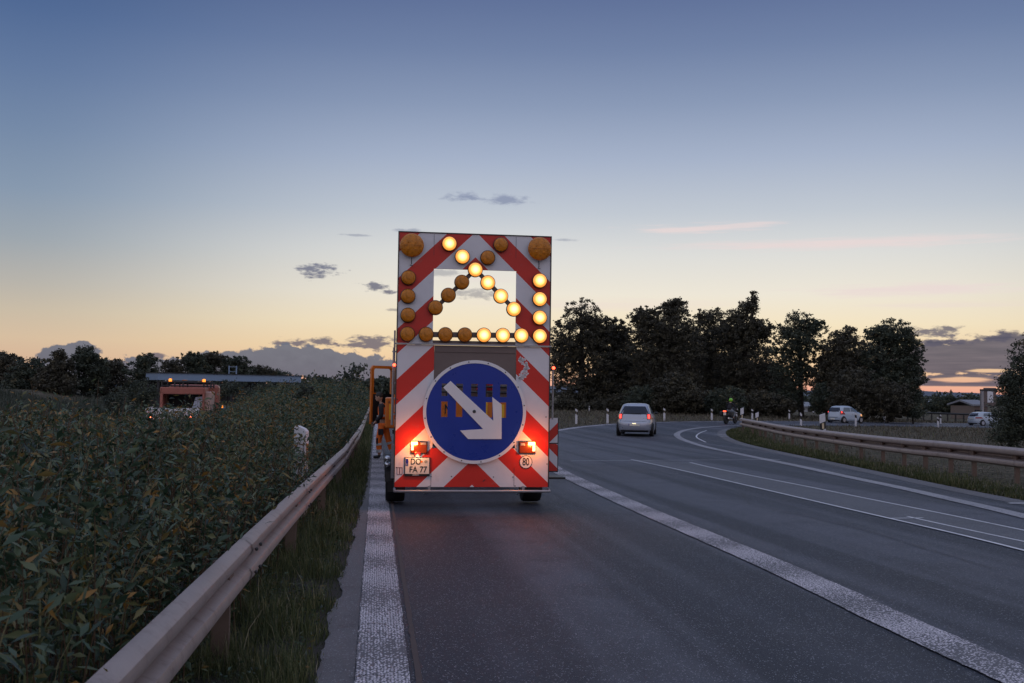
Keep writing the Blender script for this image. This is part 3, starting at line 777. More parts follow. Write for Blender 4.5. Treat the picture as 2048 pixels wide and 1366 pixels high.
# bumper tube
bt = MB(); zbt = -.055
bt.tube([(-HW - .0, .10, zbt + .02), (-HW - .0, -.03, zbt), (-HW + .08, -.05, zbt), (HW - .04, -.05, zbt), (HW + .02, -.03, zbt), (HW + .02, .10, zbt + .02)], .019, 10)
for x in (-.60, .72): bt.box((x, -.03, .0 - .03), (.035, .05, .09)); bt.tube([(x, .0, zbt), (x - .06, .15, zbt - .06)], .014, 8)
bt.build('bumper_bar', M['galv'], trailer, org)
# chassis, axle, wheels, mudguards, drawbar
ch = MB()
for x in (-.55, .55): ch.box((XC + x, 1.35, .50), (.08, 2.5, .12))
for y in (.15, 1.3, 2.5): ch.box((XC, y, .50), (1.9, .08, .10))
ch.box((XC, 1.38, .36), (1.9, .09, .09))
ch.tube([(XC - .5, 2.55, .5), (XC, 3.5, .5), (XC, 3.75, .52)], .05, 8); ch.tube([(XC + .5, 2.55, .5), (XC, 3.5, .5)], .05, 8)
for x in (-.78, .78): ch.box((XC + x, .16, 1.55), (.08, .10, 2.1)); ch.tube([(XC + x, 1.2, .55), (XC + x, .2, 1.9)], .03, 8)
ch.build('chassis', M['darksteel'], trailer)
def wheel(parent, x, y, r, w, name='wheel', rimm=None, rimr=.62, z=None):
    z = r if z is None else z
    p = [(r * .60, -w * .42), (r * .80, -w * .5), (r * .95, -w * .48), (r, -w * .36), (r, w * .36), (r * .95, w * .48), (r * .80, w * .5), (r * .60, w * .42)]
    o = MB().lathe(p, 'X', (0, 0, 0), 28).build(name, M['rubber'], parent, (x, y, z))
    rm = MB(); rm.lathe([(r * .12, w * .36), (r * .35, w * .30), (r * rimr * .9, w * .40), (r * rimr, w * .46)], 'X', (0, 0, 0), 20)
    rm.lathe([(r * .12, -w * .36), (r * .35, -w * .30), (r * rimr * .9, -w * .40), (r * rimr, -w * .46)], 'X', (0, 0, 0), 20)
    rm.build('rim', rimm or M['galv'], o); return o
for x in (-1, 1):
    wheel(trailer, XC + x * 1.04, 1.38, .335, .29)
    mg = MB(); arc = [(XC + x * 1.05, 1.38 + .40 * math.cos(a), .335 + .40 * math.sin(a)) for a in [i * PI / 10 for i in range(11)]]
    for p0, p1 in zip(arc, arc[1:]):
        d = Vector(p1) - Vector(p0); mg.box((Vector(p0) + Vector(p1)) / 2, (.30, d.length * 1.05, .014), rx=math.atan2(d.z, d.y))
    mg.box((XC + x * 1.03, .96, .27), (.26, .012, .17)); mg.build('mudguard', M['black'], trailer)
# side markers, stalks with red position lamps
for u, v, vb, px_, yy in ((788.5, 730, 692, -1, .12), (1106, 736, 832, 1, .12)):
    x, z = q(u, v, yy); x2, z2 = q(u, vb, yy)
    MB().tube([(XC + x, yy, ZB + min(z, z2) - .05), (XC + x, yy, ZB + max(z, z2) + (.22 if px_ < 0 else .02))], .013, 8).build('lamp_stalk', M['galv'], trailer)
    h = MB().lathe([(.0, .02), (.022, .018), (.024, 0)], 'Y', (0, 0, 0), 12).build('position_lamp', M['black'], trailer, (XC + x, yy - .035, ZB + z))
    MB().ell((0, -.012, 0), (.022, .022, .022), 10, 8).build('lens', M['red_lit'], h)
p = MB(); x, z = q(789, 800, .1); x2, z2 = q(789, 695, .1)
p.tube([(XC + x - .02, .12, ZB + z2), (XC + x - .03, .12, ZB + z - .35)], .016, 8)
for k in range(5): p.box((XC + x - .01, .12, ZB + z - .2 + k * .22), (.07, .02, .02))
p.build('side_ladder', M['galv'], trailer)
x, z = q(783, 925, .9); MB().box((XC + x + .02, .9, ZB + z + .02), (.055, .05, .50)).build('side_post', M['galv'], trailer)
mk = MB()
for v in (917, 929):
    x, z = q(775, v, .95); mk.ell((XC + x, .95, ZB + z), (.05, .08, .045), 12, 8)
mk.build('side_marker', M['chrome'], trailer)
# folded side board and step on the right
xa, za = pl(1099, 944, .55); xb, zb = pl(1117.5, 836, .55)
M['arrowboard'] = striped('side_board_sheeting', 1.0, 0, .05, .34, .17, one=1)
M['arrowboard2'] = striped('side_board_sheeting_up', 1.0, 0, .05, .34, .17, one=-1)
sb = MB().bev((0, .012, (zb - za) / 2), (.36, .03, zb - za), .008).build('side_board', M['black'], trailer, (xb - .18, .55, za), label='narrow red and white board folded beside the trailer')
MB().box((0, -.006, (zb - za) * .27), (.33, .006, (zb - za) * .5)).build('board_face', M['arrowboard'], sb)
MB().box((0, -.006, (zb - za) * .77), (.33, .006, (zb - za) * .46)).build('board_face', M['arrowboard2'], sb)
lb = MB(); lb.box((-.10, -.014, (zb - za) * .66), (.025, .012, .42)); lb.build('light_strip', M['plate_lamp'], sb)
xs_, zs_ = pl(1128, 955, .45); stp = MB().bev((xs_ - .2, .5, zs_ + .0), (.40, .34, .028), .006); stp.box((xs_ - .30, .5, zs_ - .06), (.08, .2, .12)); stp.build('side_step', M['black'], trailer)

# ------------------------------------------------------------------ towing truck
tp0 = road(1.62, 18.0); TZ = tp0.z + .018
truck = empty('road_service_truck', (tp0.x, tp0.y, TZ), TH, 'orange road service truck with open cab door in front of the warning trailer', 'truck')
W2 = 1.15
cb = MB()
for x in (-.42, .42): cb.box((x, 5.3, .72), (.09, 10.4, .2))
cb.box((0, .06, .62), (2.0, .10, .12)); cb.build('chassis', M['darksteel'], truck)
bed = MB(); bed.box((0, 4.1, 1.0), (2.3, 8.2, .10))
for x in (-W2, W2): bed.box((x, 4.1, 1.32), (.04, 8.2, .54))
bed.box((0, 8.18, 1.32), (2.26, .04, .54)); 
for y in (1.9, 4.0, 6.1, 8.1):
    for x in (-W2, W2): bed.box((x * 1.015, y, 1.32), (.06, .08, .60))
bed.build('load_bed', M['orange'], truck)
tg = MB().bev((0, 0, 1.34), (2.26, .05, .54), .01); 
tailg = tg.build('tailgate', M['orange'], truck)
text_part('UN', .24, M['letter'], tailg, 'lettering', (-.70, -.028, 1.40), .002, .7)
text_part('N', .24, M['letter'], tailg, 'lettering', (-.34, -.028, 1.40), .002, .7)
MB().box((.36, -.027, 1.40), (.035, .006, .36)).build('reflector_strip', M['yellow'], tailg); MB().box((.66, -.027, 1.36), (.05, .006, .28)).build('reflector_strip', M['yellow'], tailg)
cl = MB()
for k, (x, y, z, dx, dy, dz) in enumerate(((-.7, .6, 1.68, .5, .9, .5), (.1, 1.0, 1.72, .5, .6, .6), (.75, .7, 1.7, .45, 1.1, .55), (-.1, 2.6, 1.6, 1.6, 1.6, .9))):
    cl.bev((x, y, z - .1), (dx, dy, dz), .03)
cl.build('equipment_crate', M['greybox'], truck)
rk = MB()
for z in (1.72, 1.82, 1.95): rk.tube([(-1.1, .1, z), (1.1, .1, z)], .022, 8)
for x in (-1.08, -.35, .35, 1.08): rk.tube([(x, .1, 1.55), (x, .1, 2.0)], .025, 8)
rk.build('rear_rack', M['darksteel'], truck)
MB().bev((.45, .35, 1.86), (.45, .3, .22), .02).build('red_box', M['redpaint'], truck)
# cab
M['cabin'] = M['orange']
cy0, cy1 = 8.55, 11.0
c = MB()
prof = [(cy0, .75), (cy1, .75), (cy1 + .05, 1.3), (cy1 - .02, 1.75), (cy1 - .22, 2.42), (cy1 - .5, 2.5), (cy0, 2.5)]
bm = bmesh.new(); vs = [bm.verts.new((-1.12, y, z)) for y, z in prof]; f = bm.faces.new(vs)
r = bmesh.ops.extrude_face_region(bm, geom=[f]); bmesh.ops.translate(bm, verts=[v for v in r['geom'] if isinstance(v, bmesh.types.BMVert)], vec=(2.24, 0, 0))
bmesh.ops.recalc_face_normals(bm, faces=bm.faces); bmesh.ops.bevel(bm, geom=bm.edges[:], offset=.05, segments=3, affect='EDGES')
c.add([v.co for v in bm.verts], [[v.index for v in f.verts] for f in bm.faces], True); bm.free()
cab = c.build('cab', M['orange'], truck)
MB().box((0, cy0 - .006, 2.0), (1.5, .02, .6)).build('rear_window', M['glass'], cab)
MB().box((1.125, 9.95, 1.98), (.02, 1.3, .66)).build('side_window', M['glass'], cab)
ws = MB(); ws.box((0, cy1 - .105, 2.07), (1.95, .02, .60), rx=R(-17)); ws.build('windscreen', M['glass'], cab)
MB().box((-1.122, 9.95, 1.55), (.012, 1.05, 1.45)).build('door_opening', M['black'], cab)
gr_ = MB()
for k in range(5): gr_.box((0, cy1 + .04, 1.0 + k * .09), (1.3, .04, .04))
gr_.build('grille', M['black'], cab)
for x in (-.85, .85):
    hl = MB().lathe([(0, .05), (.09, .03), (.10, -.02)], 'Y', (x, cy1 + .05, .98), 20).build('headlight', M['white'], cab)
    tl_ = MB().bev((x * 1.1, -.03, .88), (.34, .06, .13), .015).build('tail_lamp', M['redlens'], truck)
for x in (-.8, .8):
    bb = MB().lathe([(.07, 0), (.07, .05)], 'Z', (x, 9.4, 2.5), 16).build('beacon', M['black'], truck)
    MB().lathe([(.06, .05), (.065, .15), (.04, .19), (0, .195)], 'Z', (x, 9.4, 2.5), 16).build('lens', M['amberlens'], bb)
for x in (-1, 1):
    for y in (2.0, 9.75): wheel(truck, x * .98, y, .46, .28, rimm=M['white'])
    MB().bev((x * 1.0, 5.2, .62), (.35, 1.6, .42), .04).build('tank', M['darksteel'], truck)
ex = MB(); X_, Z_ = pl(949, 652, 4.2 + 2); ex.bev((-.15, 7.9, 2.45), (.16, .14, .60), .02); ex.build('exhaust_stack', M['darksteel'], truck)
an = MB(); an.tube([(-.88, 7.9, 1.6), (-.88, 7.9, 3.05)], .018, 6)
for z in (2.62, 2.9, 3.03): an.box((-.86, 7.9, z), (.12, .04, .03))
an.build('antenna_mast', M['darksteel'], truck)
# open door
hx, hy = -1.16, 10.15
dm = MB()
dw = .86; z0, z1, zm, ztop = .80, 2.42, 1.62, 2.40
outl = [(0, z0), (dw, z0), (dw, ztop - .08), (dw - .06, ztop), (.03, ztop), (0, 2.36)]
hole = [(.10, zm - .06), (dw - .09, zm + .04), (dw - .09, ztop - .13), (dw - .12, ztop - .08), (.14, ztop - .08), (.10, ztop - .12)]
dm.prism([(x, z) for x, z in outl], -.03, .03, [hole])
# prism lies in XZ; turn it so that +x becomes -y
dmo = dm.build('cab_door', M['orange'], truck, (hx, hy, 0), label='orange cab door standing open'); dmo.rotation_euler = (0, 0, R(-136))
il = MB().box((dw / 2, .036, 1.22), (dw - .12, .014, .80)); ilo = il.build('door_lining', M['black_trim'], dmo)
MB().bev((.72, -.05, 1.5), (.14, .05, .04), .01).build('handle', M['black'], dmo)

# orange side cabinet with reflectors
xa, za = [(v) for v in (0, 0)]
def tl2(u, v, s):   # picture point -> truck local x,z at road distance s
    d = ray(u, v); t = (s) / d.dot(DX); p = CAM + d * t
    return ((p - tp0).dot(NX), p.z - TZ, s - 18.0)
x0, z0c, yl = tl2(770, 857, 19.2); x1, z1c, _ = tl2(794, 795, 19.2)
sc_ = MB().bev(((x0 + -1.10) / 2, yl + .3, (z0c + z1c) / 2), (-1.10 - x0, .6, z1c - z0c), .03).build('side_cabinet', M['orange'], truck, label='orange cabinet on the truck\'s near side')
MB().box((x0 + .10, yl - .004, (z0c + z1c) / 2 + .02), (.055, .012, (z1c - z0c) * .5)).build('reflector_strip', M['yellow'], sc_)
M['cabstripe'] = striped('cabinet_sheeting', 1.0, 0, .1, .28, .14, one=1)
sp_ = MB().box((0, 0, 0), (.13, .012, (z1c - z0c) * .92)).build('striped_plate', M['cabstripe'], sc_, (x0 + .24, yl - .006, (z0c + z1c) / 2))
text_part('A', .07, M['letter'], sc_, 'lettering', (x0 + .07, yl - .005, z1c - .09), .002, .8)
MB().tube([(x0 + .16, yl - .02, z0c - .02), (x0 + .16, yl - .02, z0c - .10)], .02, 8).build('cabinet_bracket', M['darksteel'], sc_)

# ------------------------------------------------------------------ people
def skinned(name, joints, edges, m, parent=None, root=0, sub=2, loc=None, rz=0, label=None):
    me = D.meshes.new(name); me.from_pydata([j[:3] for j in joints], edges, []); 
    o = D.objects.new(name, me); COL.objects.link(o)
    sm = o.modifiers.new('s', 'SKIN'); sm.use_smooth_shade = True; sm.branch_smoothing = .6
    lay = me.skin_vertices[0] if me.skin_vertices else None
    if lay is None:
        bm = bmesh.new(); bm.from_mesh(me); bm.verts.layers.skin.verify(); bm.to_mesh(me); bm.free(); lay = me.skin_vertices[0]
    for i, j in enumerate(joints):
        r = j[3]; lay.data[i].radius = r if hasattr(r, '__len__') else (r, r); lay.data[i].use_root = (i == root)
    if sub: ss_ = o.modifiers.new('u', 'SUBSURF'); ss_.levels = sub; ss_.render_levels = sub
    bpy.context.view_layer.update()
    nm = D.meshes.new_from_object(o.evaluated_get(bpy.context.evaluated_depsgraph_get()))
    o.modifiers.clear(); o.data = nm; nm.name = name; nm.materials.clear(); nm.materials.append(m)
    nm.polygons.foreach_set('use_smooth', np.ones(len(nm.polygons), bool))
    if parent is not None: o.parent = parent
    if loc is not None: o.location = loc
    o.rotation_euler = (0, 0, rz)
    if label: o['label'] = label
    return o
def hand_chain(J, E, wrist, dirv, side, curl=.5, s=1.0):
    """palm and five fingers grown from the wrist joint index"""
    w = Vector(J[wrist][:3]); d = Vector(dirv).normalized(); sv = Vector(side).normalized(); nrm = d.cross(sv)
    J.append((*(w + d * .045 * s), .024 * s)); p1 = len(J) - 1; E.append((wrist, p1))
    J.append((*(w + d * .085 * s), .022 * s)); p2 = len(J) - 1; E.append((p1, p2))
    for k, L in enumerate((.068, .078, .072, .056)):
        off = sv * (k - 1.5) * .020 * s; b = w + d * .092 * s + off
        J.append((*b, .010 * s)); a = len(J) - 1; E.append((p2, a))
        J.append((*(b + (d * math.cos(curl) + nrm * math.sin(curl)) * L * .5 * s), .0085 * s)); E.append((a, len(J) - 1))
        J.append((*(b + (d * math.cos(curl) + nrm * math.sin(curl)) * L * .5 * s + (d * math.cos(2 * curl) + nrm * math.sin(2 * curl)) * L * .5 * s), .007 * s)); E.append((len(J) - 2, len(J) - 1))
    b = w + d * .04 * s - sv * .030 * s
    J.append((*b, .012 * s)); E.append((p1, len(J) - 1))
    J.append((*(b + (d * .7 - sv * .5 + nrm * .3) * .045 * s), .010 * s)); E.append((len(J) - 2, len(J) - 1))

wp = road(.20, 26.9)
worker = empty('person', (wp.x, wp.y, wp.z + .02), TH + R(80), 'worker in orange trousers and dark jacket with orange vest beside the open cab door', 'person')
J = [(0, 0, .95, (.13, .10)), (0, .01, 1.10, (.12, .09)), (0, .03, 1.30, (.15, .10)), (0, .05, 1.43, (.11, .08)), (0, .075, 1.50, .05), (0, .10, 1.56, .055),
     (-.10, .02, .90, .085), (-.12, .10, .50, .058), (-.12, .07, .10, .042), (-.12, .10, .05, .042), (-.12, .22, .03, .035),
     (.10, -.02, .90, .085), (.13, -.12, .50, .058), (.13, -.25, .12, .042), (.13, -.23, .05, .042), (.13, -.11, .03, .035),
     (-.19, .04, 1.40, .058), (-.235, .02, 1.14, .044), (-.21, .19, .97, .030), (.19, .06, 1.40, .058), (.24, .06, 1.14, .044), (.20, .22, .98, .030)]
E = [(0, 1), (1, 2), (2, 3), (3, 4), (4, 5), (0, 6), (6, 7), (7, 8), (8, 9), (9, 10), (0, 11), (11, 12), (12, 13), (13, 14), (14, 15), (3, 16), (16, 17), (17, 18), (3, 19), (19, 20), (20, 21)]
hand_chain(J, E, 18, (.03, .75, -.65), (1, 0, 0), .5); hand_chain(J, E, 21, (-.05, .6, -.75), (1, 0, 0), .5)
body = skinned('body', J, E, M['skin'], worker)
hd = MB()
hrot = Matrix.Rotation(R(-22), 3, 'X')
hc = Vector((0, .13, 1.645))
hd.ell(hc, (.075, .097, .115), 20, 14, hrot)
hd.ell(hc + hrot @ Vector((0, .055, -.055)), (.052, .050, .055), 14, 10, hrot)       # jaw
hd.add([hc + hrot @ Vector(p) for p in ((0, .090, .02), (-.016, .092, -.028), (.016, .092, -.028), (0, .122, -.026))], [(0, 1, 3), (0, 3, 2), (1, 2, 3)])   # nose
for x in (-1, 1): hd.ell(hc + hrot @ Vector((x * .076, -.002, -.01)), (.010, .020, .032), 8, 6, hrot)
head = hd.build('head', M['skin'], worker)
ey = MB()
for x in (-.03, .03): ey.ell(hc + hrot @ Vector((x, .088, .008)), (.013, .008, .007), 8, 6, hrot)
ey.box(hc + hrot @ Vector((0, .100, -.058)), (.042, .008, .007)); ey.build('eyes_and_mouth', M['hair'], head)
hr = MB(); hr.ell(hc + hrot @ Vector((0, -.018, .028)), (.083, .100, .104), 20, 12, hrot); hr.build('hair', M['hair'], head)
TJ = [(0, 0, .98, (.15, .12)), (-.10, .02, .88, .105), (-.12, .10, .50, .085), (-.12, .07, .13, .075), (.10, -.02, .88, .105), (.13, -.12, .50, .085), (.13, -.24, .16, .075)]
trs = skinned('trousers', TJ, [(0, 1), (1, 2), (2, 3), (0, 4), (4, 5), (5, 6)], M['orangecloth'], worker)
rf = MB()
for (p0, p1, r0) in (((-.12, .080, .25), (-.12, .074, .17), .083), ((-.12, .096, .42), (-.12, .090, .36), .086), ((.13, -.213, .25), (.13, -.233, .19), .083), ((.13, -.14, .44), (.13, -.16, .38), .087)):
    rf.tube([p0, p1], r0 * .95, 16)
rf.build('reflective_band', M['reflective'], trs)
pk = MB(); pk.bev((-.215, .03, .72), (.03, .14, .16), .012); pk.bev((-.185, .125, .48), (.06, .05, .16), .015); pk.build('dark_pocket', M['darkcloth'], trs)
jk = skinned('jacket', [(0, .0, 1.0, (.15, .12)), (0, .02, 1.15, (.15, .12)), (0, .035, 1.32, (.175, .125)), (0, .05, 1.44, (.12, .09)), (-.19, .04, 1.40, .080), (-.240, .02, 1.14, .066), (-.215, .17, .99, .050),
                        (.19, .06, 1.40, .080), (.24, .06, 1.14, .066), (.205, .20, 1.00, .050)], [(0, 1), (1, 2), (2, 3), (3, 4), (4, 5), (5, 6), (3, 7), (7, 8), (8, 9)], M['darkcloth'], worker, root=0)
vs_ = skinned('vest', [(0, .0, 1.02, (.165, .135)), (0, .02, 1.16, (.165, .135)), (0, .035, 1.32, (.165, .140)), (0, .045, 1.43, (.13, .105)), (0, .05, 1.475, (.085, .08))], [(0, 1), (1, 2), (2, 3), (3, 4)], M['orangecloth'], worker)
MB().tube([(0, .01, 1.12), (0, .015, 1.17)], .168, 20).build('reflective_band', M['reflective'], vs_)
gv = MB(); gv.ell((-.208, .235, .935), (.038, .055, .045), 10, 8); gv.build('glove', M['black'], worker)
for nm, a_, b_ in (('boot', (-.12, .07, .13), (-.12, .20, .035)), ('boot', (.13, -.245, .14), (.13, -.12, .035))):
    bt_ = skinned('boot', [(a_[0], a_[1], a_[2], .058), (a_[0], a_[1] + .0, .055, .055), (b_[0], b_[1] - .03, .050, .050), (b_[0], b_[1] + .04, .042, .040)], [(0, 1), (1, 2), (2, 3)], M['black'], worker, sub=1)
# ------------------------------------------------------------------ cars
class Shell:
    """car body as rounded-rectangle rings stacked in height; windows and lamps are patches of the same surface"""
    def __init__(s, rings, n=4.2): s.r = sorted(rings); s.n = n
    def at(s, z):
        r = s.r
        if z <= r[0][0]: return r[0][1:]
        for i in range(len(r) - 1):
            if z <= r[i + 1][0]:
                a, b = r[i], r[i + 1]; t = (z - a[0]) / (b[0] - a[0])
                p = r[max(0, i - 1)]; q_ = r[min(len(r) - 1, i + 2)]
                out = []
                for k in (1, 2, 3):
                    m0 = (b[k] - p[k]) / max(1e-6, b[0] - p[0]) * (b[0] - a[0]); m1 = (q_[k] - a[k]) / max(1e-6, q_[0] - a[0]) * (b[0] - a[0])
                    h = (2 * t ** 3 - 3 * t * t + 1) * a[k] + (t ** 3 - 2 * t * t + t) * m0 + (-2 * t ** 3 + 3 * t * t) * b[k] + (t ** 3 - t * t) * m1
                    out.append(h)
                return out
        return r[-1][1:]
    def rear(s, f, z, off=0):
        yr, yf, w = s.at(z); yc, ly = (yr + yf) / 2, (yf - yr) / 2
        g = (1 - min(.9999, abs(f)) ** s.n) ** (1 / s.n); return (f * (w + off), yc - (ly + off) * g, z)
    def front(s, f, z, off=0):
        yr, yf, w = s.at(z); yc, ly = (yr + yf) / 2, (yf - yr) / 2
        g = (1 - min(.9999, abs(f)) ** s.n) ** (1 / s.n); return (f * (w + off), yc + (ly + off) * g, z)
    def side(s, y, z, sg, off=0):
        yr, yf, w = s.at(z); yc, ly = (yr + yf) / 2, (yf - yr) / 2
        g = max(-.999, min(.999, (y - yc) / ly)); return (sg * ((w + off) * (1 - abs(g) ** s.n) ** (1 / s.n)), y, z)
    def body(s, steps=30, n=64):
        z0, z1 = s.r[0][0], s.r[-1][0]; vs = []; fs = []
        for i in range(steps + 1):
            z = z0 + (z1 - z0) * i / steps; yr, yf, w = s.at(z); yc, ly = (yr + yf) / 2, (yf - yr) / 2
            for k in range(n):
                a = 2 * PI * k / n; c, d = math.cos(a), math.sin(a); e = 2 / s.n
                vs.append((w * math.copysign(abs(c) ** e, c), yc + ly * math.copysign(abs(d) ** e, d), z))
        for i in range(steps):
            for k in range(n): fs.append((i * n + k, i * n + (k + 1) % n, (i + 1) * n + (k + 1) % n, (i + 1) * n + k))
        yr, yf, w = s.at(z1); vs.append((0, (yr + yf) / 2, z1 + .012)); c_ = len(vs) - 1
        for k in range(n): fs.append((steps * n + k, steps * n + (k + 1) % n, c_))
        fs.append(tuple(range(n))[::-1])
        return MB().add(vs, fs, True)
    def patch(s, kind, a0, a1, z0, z1, off=.008, nu=10, nv=6, skew=0, sg=1, a0t=None, a1t=None):
        vs = []; fs = []
        for j in range(nv + 1):
            v = j / nv; z = z0 + (z1 - z0) * v
            l0 = a0 + ((a0t if a0t is not None else a0) - a0) * v; l1 = a1 + ((a1t if a1t is not None else a1) - a1) * v
            for i in range(nu + 1):
                u = l0 + (l1 - l0) * i / nu
                zz = z + skew * (i / nu)
                vs.append(s.rear(u, zz, off) if kind == 'rear' else s.front(u, zz, off) if kind == 'front' else s.side(u, zz, sg, off))
        for j in range(nv):
            for i in range(nu): a = j * (nu + 1) + i; fs.append((a, a + 1, a + nu + 2, a + nu + 1))
        return MB().add(vs, fs, True)
def make_car(name, sh, loc, rz, paint, wr, wx, wy, label, cat='car', lit='tail', glass_side='clearglass', plate=True, plate_z=.6, gz=(1.02, 1.38), gf=.80, tz=(.80, 1.05), tf=(.70, .97), sy=(-1.2, .75), group=None):
    root = empty(name, loc, rz, label, cat, group)
    bd = sh.body().build('body', paint, root)
    rw = sh.patch('rear', -gf, gf, gz[0], gz[1], a0t=-gf * .92, a1t=gf * .92).build('rear_window', M['glass'], root)
    MB().box((.08, sh.rear(0, gz[0])[1] - .03, gz[0] + .03), (.45, .012, .02)).build('wiper', M['black'], rw)
    for sg in (-1, 1):
        m_ = (sy[0] + sy[1]) * .42
        sh.patch('side', sy[0], m_ - .04, gz[0] + .01, gz[1] - .01, sg=sg, a0t=sy[0] + .16).build('side_window', M[glass_side], root)
        sh.patch('side', m_ + .03, sy[1], gz[0] + .01, gz[1] - .01, sg=sg, a1t=sy[1] - .42).build('side_window', M[glass_side], root)
        t = sh.patch('rear', sg * tf[0], sg * tf[1], tz[0], tz[1], off=.012, a0t=sg * (tf[0] + .0), a1t=sg * (tf[1] - .02)).build('tail_lamp', M['redlens'], root)
        if lit == 'tail':
            sh.patch('rear', sg * (tf[0] + .01), sg * (tf[0] + .12), tz[0] + .03, tz[1] - .04, off=.020, a0t=sg * (tf[0] + .05), a1t=sg * (tf[0] + .17)).build('lit_strip', M['red_dim'], t)
        elif lit == 'round':
            c = sh.rear(sg * (tf[0] + tf[1]) / 2, (tz[0] + tz[1]) / 2 + .05, .02); MB().ell(c, (.07, .03, .08), 10, 8).build('bulb', M['red_dim'], t)
        sh.patch('front', sg * .55, sg * .95, .62, .80, off=.010).build('headlight', M['headlit'] if lit == 'round' else M['chrome'], root)
        for y in wy:
            a_ = MB().prism(circle(0, 0, wr + .055, 28), -.01, .01).build('wheel_arch', M['black'], root, (sg * (sh.side(y, wr + .1, 1)[0] + .006), y, wr)); a_.rotation_euler = (0, 0, PI / 2)
            wheel(root, sg * (wx - .03), y, wr, .20, rimm=M['galv'] if lit != 'none' else M['silver'])
        mm = MB().ell((sg * (sh.at(gz[0])[2] + .11), sy[1] - .12, gz[0] + .03), (.09, .06, .065), 12, 8); mm.build('mirror', M['black'], root)
    zz = plate_z; pr = sh.rear(0, zz)[1]
    pm = MB().bev((0, pr - .012, zz), (.52, .014, .11), .004).build('number_plate', M['platewhite'], root)
    MB().box((-.24, pr - .021, zz), (.035, .004, .10)).build('blue_field', M['eublue'], pm)
    if lit == 'tail': MB().box((.0, pr - .03, zz + .065), (.16, .02, .012)).build('plate_bulb', M['plate_lamp'], pm)
    bu = sh.patch('rear', -.90, .90, .20, .29, off=.012).build('lower_bumper', M['black_trim'], root)
    sh.patch('rear', -.66, .66, .700 if lit != 'round' else .50, .712 if lit != 'round' else .54, off=.004).build('tailgate_seam', M['black_trim'], bd)
    return root
# silver hatchback on the ramp
yr = [(.19, -1.76, 1.74, .80), (.28, -1.84, 1.84, .835), (.45, -1.88, 1.88, .845), (.62, -1.87, 1.87, .848), (.76, -1.80, 1.80, .845), (.88, -1.77, 1.62, .835), (.98, -1.74, 1.20, .80),
      (1.10, -1.69, .92, .755), (1.25, -1.61, .66, .695), (1.38, -1.50, .42, .635), (1.46, -1.36, .22, .585), (1.505, -1.12, -.02, .52), (1.525, -.90, -.25, .42)]
SH = Shell(yr)
def place(u, v, size_z=None):
    p = unproj(u, v)
    if size_z:                                    # keep the true size: slide along the view ray's ground track
        pass
    return p
p = unproj(1280, 873); py = road_z = None
p = Vector((p.x, p.y + 1.2, 0)); p.z = Hf(p.x, p.y) + .024
make_car('parked_hatchback' if False else 'hatchback', SH, p, R(-11), M['silver'], .30, .80, (-1.15, 1.28), 'silver hatchback with lit tail lights driving up the ramp beside the trailer', plate_z=.54, gz=(1.03, 1.40), gf=.84, tz=(.80, 1.06), tf=(.70, .965))
# white high-roof hatchback
iy = [(.17, -1.64, 1.62, .70), (.30, -1.74, 1.74, .78), (.50, -1.77, 1.77, .795), (.70, -1.75, 1.74, .795), (.86, -1.72, 1.60, .79), (.97, -1.70, 1.25, .77), (1.10, -1.66, .98, .735), (1.26, -1.58, .70, .69),
      (1.40, -1.46, .42, .645), (1.48, -1.30, .18, .60), (1.53, -1.05, -.05, .52), (1.55, -.85, -.30, .42)]
p = unproj(1697, 847); p = Vector((p.x, p.y + .9, 0)); p.z = Hf(p.x, p.y) + .024
hdg = math.atan2(1.0, .62)
make_car('hatchback', Shell(iy), p, R(-56), M['whitecar'], .29, .76, (-1.15, 1.22), 'small white hatchback with glowing round tail lights on the far bend', lit='round', plate_z=.38, gz=(1.02, 1.40), gf=.86, tz=(.78, 1.08), tf=(.82, .98))
# grey compact at the right
ky = [(.17, -1.96, 1.95, .78), (.30, -2.08, 2.06, .84), (.50, -2.12, 2.10, .855), (.70, -2.10, 2.06, .855), (.84, -2.06, 1.80, .845), (.94, -2.00, 1.30, .82), (1.06, -1.94, .98, .775), (1.20, -1.82, .66, .725),
      (1.32, -1.66, .36, .675), (1.40, -1.45, .10, .62), (1.44, -1.15, -.15, .53), (1.455, -.95, -.40, .43)]
p = unproj(1982, 852.5); p = Vector((p.x, p.y + .9, 0)); p.z = Hf(p.x, p.y) + .024
make_car('compact_car', Shell(ky), p, R(-72), M['whitecar'], .31, .81, (-1.30, 1.36), 'pale compact car half hidden behind the roadside shrub', lit='none', plate_z=.76, gz=(1.00, 1.33), gf=.84, tz=(.78, .92), tf=(.62, .975))

# ------------------------------------------------------------------ motorcycle and rider
bp_ = unproj(1461, 848.5); bp_.z = Hf(bp_.x, bp_.y) + .024
S_ = 1.0
bike = empty('motorcycle', bp_, R(-38), 'motorcycle with lit red tail light and side case riding round the bend', 'motorcycle')
def moto_wheel(y, r=.31, w=.13):
    p = [(r * .66, -w * .4), (r * .82, -w * .5), (r * .95, -w * .34), (r, 0), (r * .95, w * .34), (r * .82, w * .5), (r * .66, w * .4)]
    o = MB().lathe(p, 'X', (0, 0, 0), 28).build('wheel', M['rubber'], bike, (0, y, r))
    h = MB().lathe([(.04, -.06), (.05, 0), (.04, .06)], 'X', (0, 0, 0), 12)
    for k in range(6): a = k * PI / 3; h.tube([(0, 0, 0), (0, r * .66 * math.cos(a), r * .66 * math.sin(a))], .012, 6)
    h.build('rim', M['darksteel'], o)
moto_wheel(-.70, .31, .17); moto_wheel(.74, .30, .12)
